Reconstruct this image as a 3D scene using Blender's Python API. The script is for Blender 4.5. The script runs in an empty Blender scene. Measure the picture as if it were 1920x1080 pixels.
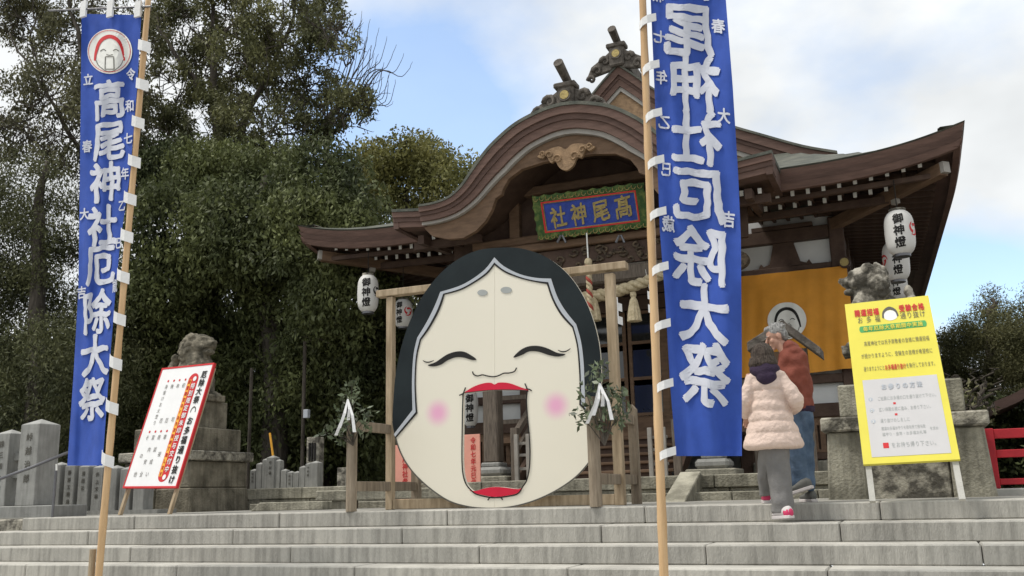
import bpy, bmesh, math, random
import numpy as np
from mathutils import Vector, Matrix, noise
from mathutils.geometry import tessellate_polygon
R = math.radians
random.seed(7)
SC = bpy.context.scene
COL = SC.collection
# ------------------------------------------------------------------ camera, sky, sun, exposure
# world: X along the stone steps, Y into the precinct, Z up, landing level = 0, camera stands at the origin
EYE = Vector((0, 0, .13)); FPX = 1770.0
YAW, PITCH, ROLL = R(-22.6), R(12.4), R(-1.43)
_f = Vector((math.sin(YAW)*math.cos(PITCH), math.cos(YAW)*math.cos(PITCH), math.sin(PITCH)))
_r = Vector((math.cos(YAW), -math.sin(YAW), 0)); _u = _r.cross(_f)
CR = _r*math.cos(ROLL)+_u*math.sin(ROLL); CU = -_r*math.sin(ROLL)+_u*math.cos(ROLL); CF = _f
cam = bpy.data.cameras.new('camera'); co = bpy.data.objects.new('camera', cam); COL.objects.link(co)
M = Matrix((CR, CU, -CF)).transposed().to_4x4(); M.translation = EYE; co.matrix_world = M
cam.sensor_width = 36; cam.lens = 36*FPX/1920; cam.clip_start = .1; cam.clip_end = 2000
SC.camera = co

SUN_EL, SUN_AZ = R(62), R(238)      # azimuth clockwise from +Y
w = bpy.data.worlds.new('World'); SC.world = w; w.use_nodes = True
nt = w.node_tree; nt.nodes.clear(); N = nt.nodes.new; LK = nt.links.new
out = N('ShaderNodeOutputWorld'); bg = N('ShaderNodeBackground'); sky = N('ShaderNodeTexSky')
sky.sky_type = 'NISHITA'; sky.sun_disc = False; sky.sun_elevation = SUN_EL; sky.sun_rotation = SUN_AZ
sky.air_density = 1.0; sky.dust_density = .6; sky.ozone_density = 1.5
tc = N('ShaderNodeTexCoord')
def wnoise(sc, det, off, st=(1, 1, 1.6)):
    mp = N('ShaderNodeMapping'); mp.inputs['Location'].default_value = off; mp.inputs['Scale'].default_value = st
    n = N('ShaderNodeTexNoise'); n.inputs['Scale'].default_value = sc; n.inputs['Detail'].default_value = det
    n.inputs['Roughness'].default_value = .55
    LK(tc.outputs['Generated'], mp.inputs['Vector']); LK(mp.outputs[0], n.inputs['Vector']); return n.outputs['Fac']
def mth(op, a, b=None):
    m = N('ShaderNodeMath'); m.operation = op; m.use_clamp = False
    for i, v in enumerate((a, b)):
        if v is None: continue
        if isinstance(v, (int, float)): m.inputs[i].default_value = v
        else: LK(v, m.inputs[i])
    return m.outputs[0]
def pxdir(px, py): return (CR*(px-960)/FPX+CU*(540-py)/FPX+CF).normalized()
clearing = None       # blue openings between the clouds, as directions of the sky
for (px, py, s, a) in [(790, 200, .032, .40), (690, 215, .03, .36), (880, 150, .03, .20), (1790, 520, .006, .40), (1895, 530, .010, .40), (1730, 500, .006, .25), (200, 300, .05, .1), (760, 60, .02, .05)]:
    dn = N('ShaderNodeVectorMath'); dn.operation = 'DOT_PRODUCT'; LK(tc.outputs['Generated'], dn.inputs[0]); dn.inputs[1].default_value = pxdir(px, py)
    g = mth('MULTIPLY', mth('POWER', 2.718, mth('DIVIDE', mth('SUBTRACT', dn.outputs['Value'], 1.0), s*.15)), a)
    clearing = g if clearing is None else mth('ADD', clearing, g)
cov = mth('SUBTRACT', mth('ADD', mth('MULTIPLY', wnoise(3.2, 7, (.3, .1, .2)), 1.0), .33), clearing)
cr = N('ShaderNodeMapRange'); cr.inputs['From Min'].default_value = .46; cr.inputs['From Max'].default_value = .80; cr.inputs['To Min'].default_value = .20
LK(cov, cr.inputs['Value'])
cc = N('ShaderNodeMix'); cc.data_type = 'RGBA'
sh = N('ShaderNodeMapRange'); sh.inputs['From Min'].default_value = .38; sh.inputs['From Max'].default_value = .62
LK(wnoise(2.2, 5, (2.3, 1.1, .6)), sh.inputs['Value']); LK(sh.outputs[0], cc.inputs[0])
cc.inputs[6].default_value = (6.0, 6.2, 6.3, 1); cc.inputs[7].default_value = (8.6, 8.8, 8.85, 1)
sg = N('ShaderNodeMix'); sg.data_type = 'RGBA'; sg.blend_type = 'MULTIPLY'; sg.inputs[0].default_value = 1
LK(sky.outputs[0], sg.inputs[6]); sg.inputs[7].default_value = (2.0, 2.1, 2.1, 1)
mx = N('ShaderNodeMix'); mx.data_type = 'RGBA'; LK(cr.outputs[0], mx.inputs[0]); LK(sg.outputs[2], mx.inputs[6]); LK(cc.outputs[2], mx.inputs[7])
LK(mx.outputs[2], bg.inputs[0]); bg.inputs[1].default_value = .1; LK(bg.outputs[0], out.inputs[0])
sl = bpy.data.lights.new('sun', 'SUN'); sl.energy = 2.1; sl.angle = R(14); sl.color = (1, .95, .87)
so = bpy.data.objects.new('sun', sl); COL.objects.link(so)
_sd = Vector((math.sin(SUN_AZ)*math.cos(SUN_EL), math.cos(SUN_AZ)*math.cos(SUN_EL), math.sin(SUN_EL)))
so.rotation_euler = _sd.to_track_quat('Z', 'Y').to_euler(); so.location = (0, 0, 30)
SC.view_settings.view_transform = 'Standard'; SC.view_settings.look = 'None'
SC.view_settings.exposure = .33; SC.view_settings.gamma = 1; SC.view_settings.use_curve_mapping = False
SC.cycles.max_bounces = 6; SC.cycles.transparent_max_bounces = 8

# ------------------------------------------------------------------ helpers
def ray(px, py): return CR*(px-960)/FPX+CU*(540-py)/FPX+CF
def at(px, py, Y):
    d = ray(px, py); return EYE+d*(Y/d.y)
def atz(px, py, Z):
    d = ray(px, py); return EYE+d*((Z-EYE.z)/d.z)
def mpp(p):                                    # metres per photo pixel at a point
    return (Vector(p)-EYE).dot(CF)/FPX
MATS = {}
def mat(name, col, rough=.8, var=.12, sc=6, bump=.15, bsc=40, st=(1, 1, 1), col2=None, rand=.0, metal=0, spec=.3, lo=.35, hi=.65, trans=0, isl=0, streak_toplit=0):
    if name in MATS: return MATS[name]
    m = bpy.data.materials.new(name); m.use_nodes = True; t = m.node_tree; t.nodes.clear(); n = t.nodes.new; l = t.links.new
    o = n('ShaderNodeOutputMaterial'); b = n('ShaderNodeBsdfPrincipled')
    tx = n('ShaderNodeTexCoord'); mp = n('ShaderNodeMapping'); mp.inputs['Scale'].default_value = st; l(tx.outputs['Object'], mp.inputs['Vector'])
    nz = n('ShaderNodeTexNoise'); nz.inputs['Scale'].default_value = sc; nz.inputs['Detail'].default_value = 6; nz.inputs['Roughness'].default_value = .6; l(mp.outputs[0], nz.inputs['Vector'])
    mr = n('ShaderNodeMapRange'); mr.inputs['From Min'].default_value = lo; mr.inputs['From Max'].default_value = hi; l(nz.outputs['Fac'], mr.inputs['Value'])
    c1 = tuple(x*(1-var) for x in col)+(1,); c2 = (tuple(x*(1+var) for x in col) if col2 is None else tuple(col2))+(1,)
    mi = n('ShaderNodeMix'); mi.data_type = 'RGBA'; l(mr.outputs[0], mi.inputs[0]); mi.inputs[6].default_value = c1; mi.inputs[7].default_value = c2
    cur = mi.outputs[2]
    if streak_toplit:
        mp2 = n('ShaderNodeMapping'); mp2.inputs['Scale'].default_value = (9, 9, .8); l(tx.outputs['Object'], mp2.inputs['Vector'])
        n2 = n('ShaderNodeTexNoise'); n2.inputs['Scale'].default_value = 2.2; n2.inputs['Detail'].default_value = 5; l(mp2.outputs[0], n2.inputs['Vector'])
        r2 = n('ShaderNodeMapRange'); r2.inputs['From Min'].default_value = .42; r2.inputs['From Max'].default_value = .68; r2.inputs['To Min'].default_value = 1; r2.inputs['To Max'].default_value = 1-streak_toplit; l(n2.outputs['Fac'], r2.inputs['Value'])
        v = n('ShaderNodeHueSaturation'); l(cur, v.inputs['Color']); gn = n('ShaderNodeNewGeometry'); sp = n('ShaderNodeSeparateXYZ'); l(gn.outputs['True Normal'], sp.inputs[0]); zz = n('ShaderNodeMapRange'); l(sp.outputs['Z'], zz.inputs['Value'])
        zz.inputs['From Min'].default_value = .6; zz.inputs['From Max'].default_value = .9; mm = n('ShaderNodeMix'); l(zz.outputs[0], mm.inputs[0]); l(r2.outputs[0], mm.inputs[2]); mm.inputs[3].default_value = 1.22  # upward faces lightened in the colour as top light; dirt streaks only elsewhere
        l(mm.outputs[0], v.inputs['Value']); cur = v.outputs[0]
    if rand or isl:
        v = n('ShaderNodeHueSaturation'); l(cur, v.inputs['Color']); r3 = n('ShaderNodeMapRange')
        if isl:
            gi = n('ShaderNodeNewGeometry'); l(gi.outputs['Random Per Island'], r3.inputs['Value']); a = isl
        else:
            oi = n('ShaderNodeObjectInfo'); l(oi.outputs['Random'], r3.inputs['Value']); a = rand
        r3.inputs['To Min'].default_value = 1-a; r3.inputs['To Max'].default_value = 1+a; l(r3.outputs[0], v.inputs['Value']); cur = v.outputs[0]
    l(cur, b.inputs['Base Color']); b.inputs['Roughness'].default_value = rough; b.inputs['Metallic'].default_value = metal
    b.inputs['Specular IOR Level'].default_value = spec
    if bump:
        nb = n('ShaderNodeTexNoise'); nb.inputs['Scale'].default_value = bsc; nb.inputs['Detail'].default_value = 4; l(mp.outputs[0], nb.inputs['Vector'])
        bu = n('ShaderNodeBump'); bu.inputs['Strength'].default_value = bump; bu.inputs['Distance'].default_value = .02; l(nb.outputs['Fac'], bu.inputs['Height']); l(bu.outputs[0], b.inputs['Normal'])
    if trans:
        tr = n('ShaderNodeBsdfTranslucent'); l(cur, tr.inputs['Color']); ms = n('ShaderNodeMixShader'); ms.inputs[0].default_value = trans
        l(b.outputs[0], ms.inputs[1]); l(tr.outputs[0], ms.inputs[2]); l(ms.outputs[0], o.inputs[0])
    else: l(b.outputs[0], o.inputs[0])
    MATS[name] = m; return m
# materials
granite = mat('granite_step', (.41, .395, .355), .85, .16, 2.2, .6, 110, st=(1, 1, .22), rand=.06, streak_toplit=.30)
granite_l = mat('granite_tread', (.47, .46, .42), .85, .1, 5, .3, 90)
granite_o = mat('granite_old', (.27, .255, .20), .9, .35, 3.5, .8, 35, col2=(.38, .36, .29), rand=.12, streak_toplit=.35)
granite_dk = mat('granite_lichen', (.13, .12, .10), .95, .3, 7, 1, 30, col2=(.40, .375, .31), lo=.42, hi=.62, rand=.1)
granite_f = mat('granite_fence', (.27, .27, .255), .85, .12, 5, .3, 80, rand=.06, streak_toplit=.22)
paving = mat('paving', (.30, .29, .26), .9, .15, 2, .3, 60)
soil = mat('soil', (.075, .065, .045), .95, .3, 2, .6, 20)
bark_roof = mat('roof_fascia_wood', (.135, .082, .065), .75, .18, 3, .25, 30, st=(1, 1, 8))
bark_roof2 = mat('roof_fascia_dark', (.108, .066, .053), .75, .18, 3, .25, 30, st=(1, 1, 8))
copper = mat('weathered_roof', (.085, .095, .08), .75, .25, 3, .5, 25, col2=(.14, .14, .115))
wood_d = mat('dark_timber', (.08, .047, .034), .7, .25, 3, .3, 30, st=(1, 1, 1), col2=(.10, .064, .046))
wood_dv = mat('dark_timber_vertical', (.13, .105, .085), .75, .3, 6, .4, 20, st=(8, 8, .7), col2=(.20, .165, .13))
wood_m = mat('brown_timber', (.16, .10, .062), .7, .2, 4, .3, 30, st=(1, 1, 4))
wood_c = mat('carved_timber', (.29, .19, .11), .75, .25, 9, .5, 50)
wood_k = mat('carved_dark_timber', (.065, .05, .036), .8, .5, 12, 1, 30, col2=(.16, .12, .08))
wood_g = mat('grey_ridge_timber', (.085, .072, .06), .8, .3, 8, .6, 40, col2=(.16, .14, .12))
white_strip = mat('pale_trim', (.36, .34, .31), .7, .1, 4, .1)
plaster = mat('white_plaster', (.66, .67, .66), .85, .06, 2, .08)
tipwhite = mat('white_paint', (.78, .78, .74), .6, .05, 5, 0)
frame_w = mat('new_pine_timber', (.36, .27, .17), .7, .18, 3, .3, 40, st=(6, 6, .8), col2=(.47, .37, .25))
frame_g = mat('weathered_pine_timber', (.24, .19, .135), .8, .2, 3, .4, 40, st=(6, 6, .8), col2=(.34, .28, .21))
bamboo = mat('bamboo_pole', (.58, .36, .17), .45, .12, 2, .15, 30, st=(6, 6, .6), col2=(.68, .46, .25), spec=.5)
blue = mat('blue_cloth', (.045, .10, .43), .75, .1, 5, .25, 260, spec=.2, trans=.12)
clothwhite = mat('white_print', (.70, .72, .80), .8, .04, 5, 0, trans=.15)
tabw = mat('white_tab_cloth', (.78, .78, .78), .8, .04, 5, .2)
red = mat('red_print', (.58, .03, .035), .6, .05, 5, 0)
black = mat('black_print', (.015, .014, .013), .6, .1, 5, 0)
darkgrey = mat('grey_print', (.10, .095, .08), .6, .1, 5, 0)
hairm = mat('dark_slate_paint', (.011, .017, .020), .6, .2, 1.5, .04, 4, spec=.2, col2=(.017, .025, .028))
lining = mat('pale_grey_paint', (.46, .49, .53), .6, .05, 4, 0)
ovalg = mat('grey_paint', (.38, .40, .39), .6, .05, 4, 0)
lipred = mat('crimson_paint', (.62, .012, .045), .5, .06, 3, .03)
yellow = mat('yellow_board', (.72, .64, .085), .5, .03, 3, 0)
greenp = mat('green_print', (.08, .36, .11), .6, .05, 3, 0)
greypanel = mat('pale_grey_print', (.56, .55, .55), .5, .03, 3, 0)
whiteb = mat('white_board', (.80, .80, .80), .5, .03, 3, 0)
orangep = mat('orange_print', (.85, .42, .05), .5, .05, 3, 0)
redc = mat('red_painted_wood', (.42, .02, .03), .45, .15, 4, .1)
paperw = mat('lantern_paper', (.80, .79, .76), .6, .05, 5, .1, trans=.2)
rope = mat('straw_rope', (.52, .43, .27), .85, .2, 20, .8, 60, col2=(.62, .53, .36))
orangecl = mat('orange_curtain', (.66, .29, .035), .7, .08, 3, .2, 60)
gold = mat('gold_leaf', (.36, .28, .11), .5, .2, 12, .5, metal=.35)
sgreen = mat('green_lacquer', (.05, .12, .03), .6, .3, 9, .3, 40, col2=(.15, .19, .05), lo=.45)
sblue = mat('blue_lacquer', (.03, .06, .32), .5, .2, 8, .2)
salmon = mat('salmon_board', (.78, .36, .28), .7, .05, 4, 0)
metal = mat('grey_metal', (.16, .16, .17), .4, .1, 6, .1, metal=.7)
glassm = mat('door_glass', (.02, .022, .022), .06, .1, 2, .02, 3, spec=.8)
trunkm = mat('tree_bark', (.05, .042, .033), .95, .35, 3, 1, 18, st=(3, 3, .6), col2=(.11, .095, .078))
leaf_a = mat('broad_leaf', (.095, .105, .042), .6, .3, .55, 0, col2=(.215, .215, .095), isl=.4, trans=.22, spec=.35)
leaf_b = mat('dense_leaf', (.058, .076, .029), .65, .3, .45, 0, col2=(.140, .158, .058), isl=.4, trans=.2, spec=.3)
leaf_c = mat('olive_leaf', (.15, .16, .052), .6, .25, .5, 0, col2=(.28, .265, .095), isl=.35, trans=.3, spec=.3)
leaf_d = mat('sparse_leaf', (.10, .10, .05), .7, .25, .8, 0, col2=(.17, .165, .085), isl=.4, trans=.2)
leaf_e = mat('conifer_leaf', (.060, .070, .030), .75, .3, .9, 0, col2=(.11, .115, .05), isl=.4, trans=.12)
leaf_p = mat('pine_leaf', (.10, .105, .045), .75, .3, 1.2, 0, col2=(.175, .17, .075), isl=.4, trans=.15)
leaf_s = mat('sakaki_leaf', (.07, .10, .045), .45, .3, 5, 0, col2=(.12, .15, .08), isl=.45, spec=.5)

class MB:
    def __init__(s): s.v = []; s.f = []
    def add(s, vs, fs):
        k = len(s.v); s.v += [Vector(x) for x in vs]; s.f += [tuple(i+k for i in f) for f in fs]; return s
    def box(s, c, d, rot=None):
        c = Vector(c); vs = [Vector((x*d[0]/2, y*d[1]/2, z*d[2]/2)) for x in (-1, 1) for y in (-1, 1) for z in (-1, 1)]
        if rot is not None: vs = [rot @ x for x in vs]
        return s.add([c+x for x in vs], [(0, 1, 3, 2), (4, 6, 7, 5), (0, 4, 5, 1), (2, 3, 7, 6), (0, 2, 6, 4), (1, 5, 7, 3)])
    def bb(s, x0, x1, y0, y1, z0, z1): return s.box(((x0+x1)/2, (y0+y1)/2, (z0+z1)/2), (x1-x0, y1-y0, z1-z0))
    def beam(s, a, b, wd, dp, up=(0, 0, 1)):
        a = Vector(a); b = Vector(b); d = (b-a); L = d.length; z = d/L; x = Vector(up).cross(z)
        if x.length < 1e-3: x = Vector((1, 0, 0)).cross(z)
        x.normalize(); y = z.cross(x); m = Matrix((x, y, z)).transposed()
        return s.box((a+b)/2, (wd, dp, L), m)
    def tube(s, pts, rad, n=8, cap=True):
        pts = [Vector(p) for p in pts]; rs = rad if isinstance(rad, (list, tuple)) else [rad]*len(pts); k = len(s.v); ref = None
        for i, p in enumerate(pts):
            t = (pts[min(i+1, len(pts)-1)]-pts[max(i-1, 0)]).normalized()
            if ref is None: ref = t.orthogonal().normalized()
            ref = (ref-t*ref.dot(t)); ref = ref.normalized() if ref.length > 1e-6 else t.orthogonal().normalized()
            b = t.cross(ref)
            for j in range(n):
                a = 2*math.pi*j/n; s.v.append(p+(ref*math.cos(a)+b*math.sin(a))*rs[i])
        for i in range(len(pts)-1):
            for j in range(n): s.f.append((k+i*n+j, k+i*n+(j+1) % n, k+(i+1)*n+(j+1) % n, k+(i+1)*n+j))
        if cap: s.f.append(tuple(k+j for j in range(n-1, -1, -1))); s.f.append(tuple(k+(len(pts)-1)*n+j for j in range(n)))
        return s
    def loft(s, rings, cap=True):            # rings: list of lists of Vectors, same length
        k = len(s.v); n = len(rings[0])
        for r in rings: s.v += [Vector(x) for x in r]
        for i in range(len(rings)-1):
            for j in range(n): s.f.append((k+i*n+j, k+i*n+(j+1) % n, k+(i+1)*n+(j+1) % n, k+(i+1)*n+j))
        if cap: s.f.append(tuple(k+j for j in range(n-1, -1, -1))); s.f.append(tuple(k+(len(rings)-1)*n+j for j in range(n)))
        return s
    def ell(s, c, r, n=16, m=10, rot=None, fn=None):
        rings = []; c = Vector(c)
        for i in range(m+1):
            a = math.pi*i/m; a = min(max(a, .02), math.pi-.02); ring = []
            for j in range(n):
                b = 2*math.pi*j/n; d = Vector((math.sin(a)*math.cos(b), math.sin(a)*math.sin(b), -math.cos(a)))
                p = Vector((d.x*r[0], d.y*r[1], d.z*r[2]))
                if fn: p = fn(d, p)
                if rot is not None: p = rot @ p
                ring.append(c+p)
            rings.append(ring)
        return s.loft(rings)
    def extr(s, loops, fn, th):              # 2D loops (first outer, others holes) -> slab between fn(u,v,0) and fn(u,v,th)
        flat = [p for lp in loops for p in lp]; tri = tessellate_polygon([[Vector((p[0], p[1], 0)) for p in lp] for lp in loops])
        k = len(s.v); n = len(flat)
        s.v += [Vector(fn(p[0], p[1], 0)) for p in flat]; s.f += [tuple(k+i for i in t) for t in tri]
        if th:
            s.v += [Vector(fn(p[0], p[1], th)) for p in flat]; s.f += [tuple(k+n+i for i in reversed(t)) for t in tri]
            o = 0
            for lp in loops:
                m = len(lp)
                for i in range(m): a, b = k+o+i, k+o+(i+1) % m; s.f.append((a, b, b+n, a+n))
                o += m
        return s
    def build(s, name, m, parent=None, bev=0, smooth=False, **props):
        me = bpy.data.meshes.new(name); me.from_pydata([tuple(x) for x in s.v], [], s.f); me.update()
        bm = bmesh.new(); bm.from_mesh(me); bmesh.ops.recalc_face_normals(bm, faces=bm.faces)
        if bev:
            es = [e for e in bm.edges if len(e.link_faces) == 2 and e.calc_face_angle(0) > .6]
            try: bmesh.ops.bevel(bm, geom=es, offset=bev, segments=1, affect='EDGES', clamp_overlap=True)
            except Exception: pass
        bm.to_mesh(me); bm.free()
        if smooth: me.shade_smooth()
        return link(name, me, m, parent, **props)
def link(name, me, m, parent=None, **props):
    o = bpy.data.objects.new(name, me)
    if m is not None and not me.materials: me.materials.append(m)
    COL.objects.link(o); adopt(o, parent)
    for k, v in props.items(): o[k] = v
    return o
def wm(o):
    m = o.matrix_basis.copy(); p = o
    while p.parent: m = p.parent.matrix_basis @ p.matrix_parent_inverse @ m if False else m; p = p.parent
    return m
def adopt(o, parent):
    if parent is not None:
        o.parent = parent
        t = Vector((0, 0, 0)); p = parent           # parents are built with location only: world coordinates are kept
        if parent.parent is None: t = parent.location.copy()
        o.matrix_parent_inverse = Matrix.Translation(-t)
        if parent.parent is not None: o.matrix_parent_inverse = Matrix.Translation(-parent.location)
def thing(name, label, cat, loc, group=None):
    o = bpy.data.objects.new(name, None); COL.objects.link(o); o.location = Vector(loc); o.empty_display_size = .2
    o['label'] = label; o['category'] = cat
    if group: o['group'] = group
    return o
def tag(o, label, cat, group=None):
    o['label'] = label; o['category'] = cat
    if group: o['group'] = group
    return o
_ts = bpy.data.scenes.new('workbench')       # small scratch scene: modifiers are evaluated there, one object at a time
def evaluated(ob):
    _ts.collection.objects.link(ob); vl = _ts.view_layers[0]; vl.update(); dg = vl.depsgraph
    me = bpy.data.meshes.new_from_object(ob.evaluated_get(dg), depsgraph=dg); _ts.collection.objects.unlink(ob); return me
def remesh(o, vox, noise_amp=0, nsc=8, smooth=2):
    t = bpy.data.objects.new('scratch', o.data); md = t.modifiers.new('r', 'REMESH'); md.mode = 'VOXEL'; md.voxel_size = vox; md.use_smooth_shade = True
    if smooth:
        s2 = t.modifiers.new('s', 'SMOOTH'); s2.iterations = smooth; s2.factor = .5
    me = evaluated(t); ms = list(o.data.materials); bpy.data.objects.remove(t)
    if noise_amp:
        n = len(me.vertices); co_ = np.empty(n*3, np.float32); no_ = np.empty(n*3, np.float32); me.vertices.foreach_get('co', co_); me.vertices.foreach_get('normal', no_)
        co_ = co_.reshape(-1, 3); no_ = no_.reshape(-1, 3); a_ = np.array([noise.noise(Vector(c)*nsc) for c in co_.tolist()], np.float32)
        me.vertices.foreach_set('co', (co_+no_*a_[:, None]*noise_amp).ravel()); me.update()
    me.shade_smooth(); o.data = me
    if not me.materials:
        for m in ms: me.materials.append(m)
    return o
_rc = {}
def _raw(ch):
    if ch not in _rc:
        c = bpy.data.curves.new('glyph', 'FONT'); c.body = ch; c.size = 1; c.resolution_u = 3
        o = bpy.data.objects.new('glyph', c); me = evaluated(o)
        _rc[ch] = ([tuple(v.co) for v in me.vertices], [tuple(p.vertices) for p in me.polygons])
        bpy.data.objects.remove(o); bpy.data.meshes.remove(me); bpy.data.curves.remove(c)
    return _rc[ch]
for _c in sorted(set('●、。いうおかがくけごさしすそちてでとなにのはまみめよりるを・七三上下与中久乙了井交他付令保信元全内初別前務印厄原参受口司合吉和商土執多大夫子守安定実宮家尾山峠崇川工巳希帰幣年広店建後御念成所抜招拝持授敬数文方施春望期本札朱村校株格様次正歳殿毎氏求治法濱火焚燈特生産田皆社祓神祭福立第等終者致興藤行記設談越身車近通進運郎量金開間限除雄験高髙')): _raw(_c)
_gc = {}
def glyph(ch, bold, sub=0):
    k = (ch, bold, sub)
    if k in _gc: return _gc[k]
    rv, rf_ = _raw(ch); bm = bmesh.new(); bv = [bm.verts.new(v) for v in rv]
    for f in rf_:
        try: bm.faces.new([bv[i] for i in f])
        except ValueError: pass
    bmesh.ops.remove_doubles(bm, verts=bm.verts, dist=1e-5); bmesh.ops.triangulate(bm, faces=bm.faces)
    if sub:
        for _ in range(4):
            es = [e for e in bm.edges if e.calc_length() > sub]
            if not es: break
            bmesh.ops.subdivide_edges(bm, edges=es, cuts=1); bmesh.ops.triangulate(bm, faces=[f for f in bm.faces if len(f.verts) > 3])
    bm.verts.index_update(); vs = [(v.co.x-.5, v.co.y-.38) for v in bm.verts]; fs = [tuple(v.index for v in f.verts) for f in bm.faces]; bm.free()
    _gc[k] = (vs, fs); return _gc[k]
def letters(name, items, fn, m, parent, bold=.02, brush=0, mirror=False, thick=0, sub=0, split=None):
    """items (char, u, v, width, height[, rot]); u right, v down"""
    b = MB(); rnd = random.Random(5)
    for it in items:
        ch, u, v, wd, ht = it[:5]; ro = it[5] if len(it) > 5 else 0
        vs, fs = glyph(ch, 0, sub); thick = thick or (bold if bold > .015 else 0)
        offs = [(0, 0)]+([(thick*math.cos(a), thick*math.sin(a)) for a in (0.2, 1.3, 2.3, 3.3, 4.4, 5.3)] if thick else [])
        for kk, (ox, oy) in enumerate(offs): _one(b, vs, fs, ox, oy, kk, u, v, wd, ht, ro, brush, mirror, fn)
        if split: b.build_flat(split, m, parent); b = MB()
    if split: return None
    o = b.build_flat(name, m, parent); o['kind'] = 'stuff'; return o
def _one(b, vs, fs, ox, oy, kk, u, v, wd, ht, ro, brush, mirror, fn):
    if 1:
        ps = []
        for (x, y) in vs:
            if brush:
                q = Vector((x*3.1+u*.01, y*3.1+v*.01, 3)); n1 = noise.noise(q*1.6)*brush; n2 = noise.noise(q*1.6+Vector((9, 4, 1)))*brush
                x, y = x+n1, y+n2+.10*x
            if mirror: x = -x
            x = (x+ox)*wd; y = (y+oy)*ht
            if ro: x, y = x*math.cos(ro)-y*math.sin(ro), x*math.sin(ro)+y*math.cos(ro)
            ps.append(fn(u+x, v-y)+Vector((0, -.0005*kk, 0)))
        b.add(ps, fs)
def build_flat(s, name, m, parent=None, **props):
    me = bpy.data.meshes.new(name); me.from_pydata([tuple(x) for x in s.v], [], s.f); me.update(); return link(name, me, m, parent, **props)
MB.build_flat = build_flat
def catmull(P, n=6, closed=False):
    P = [tuple(p) for p in P]; L = len(P); o = []
    for i in range(L if closed else L-1):
        if closed: p0, p1, p2, p3 = P[(i-1) % L], P[i], P[(i+1) % L], P[(i+2) % L]
        else: p0, p1, p2, p3 = P[max(i-1, 0)], P[i], P[i+1], P[min(i+2, L-1)]
        for k in range(n):
            t = k/n; o.append(tuple(.5*((2*b)+(-a+c)*t+(2*a-5*b+4*c-d)*t*t+(-a+3*b-3*c+d)*t**3) for a, b, c, d in zip(p0, p1, p2, p3)))
    if not closed: o.append(P[-1])
    return o
def ribbon(pts, wd, taper=None):             # 2D polyline -> 2D outline with width
    L = []; Rr = []; n = len(pts)
    for i, p in enumerate(pts):
        a = Vector(pts[max(i-1, 0)][:2]); b = Vector(pts[min(i+1, n-1)][:2]); t = (b-a).normalized() if (b-a).length > 0 else Vector((1, 0)); q = Vector((-t.y, t.x))
        ww = wd/2*(taper(i/(n-1)) if taper else 1); L.append(tuple(Vector(p[:2])+q*ww)); Rr.append(tuple(Vector(p[:2])-q*ww))
    return L, Rr
def strip_mesh(b, pts, wd, fn, d, taper=None):
    L, Rr = ribbon(pts, wd, taper); k = len(b.v); n = len(L)
    b.v += [Vector(fn(x, y, d)) for x, y in L]+[Vector(fn(x, y, d)) for x, y in Rr]
    b.f += [(k+i, k+i+1, k+n+i+1, k+n+i) for i in range(n-1)]
def circ(cx, cy, rx, ry=None, n=32):
    ry = rx if ry is None else ry
    return [(cx+rx*math.cos(2*math.pi*i/n), cy+ry*math.sin(2*math.pi*i/n)) for i in range(n)]

CX = -4.97                                    # centre line of the shrine
# ------------------------------------------------------------------ the setting: ground, landing, steps
G0 = -1.32
def struct(o): o['kind'] = 'structure'; return o
g = MB(); n_ = 40
def gz(x, y):
    d = max(0, y-28)+max(0, -x-20)*.9; d *= .12+.88*min(1, max(0, (-x-2)/10))
    return -.06+min(6, .10*max(0, d)**1.1)+.3*noise.noise(Vector((x*.1, y*.1, 0)))*min(1, d/5)
xs = [-300, -120, -60, -45, -36, -30, -26, -22, -19, -16, -13, -9, -4, 2, 8, 14, 20, 40, 90, 300]; ys = [12.0, 16, 20, 24, 28, 32, 37, 44, 55, 80, 160, 500]
g.v = [Vector((x, y, gz(x, y))) for y in ys for x in xs]; g.f = [(j*len(xs)+i, j*len(xs)+i+1, (j+1)*len(xs)+i+1, (j+1)*len(xs)+i) for j in range(len(ys)-1) for i in range(len(xs)-1)]
struct(g.build('ground', soil))
struct(MB().bb(-300, 300, -300, 6.05, G0-.3, G0).build('lower_ground', paving))
struct(MB().bb(-60, 60, 9.6, 13.0, -.4, 0).build('landing', paving))
T, RS = .4, .165
stairs = bpy.data.objects.new('stone_stairs', None); COL.objects.link(stairs); stairs.location = (0, 9, 0); stairs['kind'] = 'structure'
first = {0: at(838, 962, 9.25).x, 1: at(753, 995, 8.85).x, 2: at(544, 1028, 8.45).x, 3: at(664, 1070, 8.05).x}
for i in range(8):
    y0 = 9.25-i*T; zt = -i*RS; x = first.get(i, -3+.7*i % 2.1)-2.16*5; xe = 8.5
    left = {0: -10.9, 1: -11.2, 2: -11.8}.get(i, -13)
    while x < xe:
        x2 = x+2.16
        if x2 > left+.3:
            xa = max(x, left)
            dz = random.uniform(-.002, .002); dy = random.uniform(-.003, .003)
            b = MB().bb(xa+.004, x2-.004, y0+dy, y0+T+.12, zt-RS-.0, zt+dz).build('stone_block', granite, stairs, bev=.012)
        x = x2
struct(MB().bb(-14, 9, 6.2, 9.6, G0-.1, G0+.02).build('stair_footing', paving))
# left retaining wall beside the steps
b = thing('retaining_wall', 'low brown stone retaining wall beside the left end of the steps', 'wall', (-12, 9.3, 0))
for i in range(5):
    for j in range(3):
        MB().bb(-11.25-.8*(i+1)+.01-.3*(j % 2), -11.25-.8*i-.01-.3*(j % 2) if not (i == 0) else -11.0-.1*j, 9.35+.02*random.random(), 9.9, -.30*(j+1)+.01, -.30*j-.015).build('stone', granite_dk, b, bev=.02)

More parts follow.
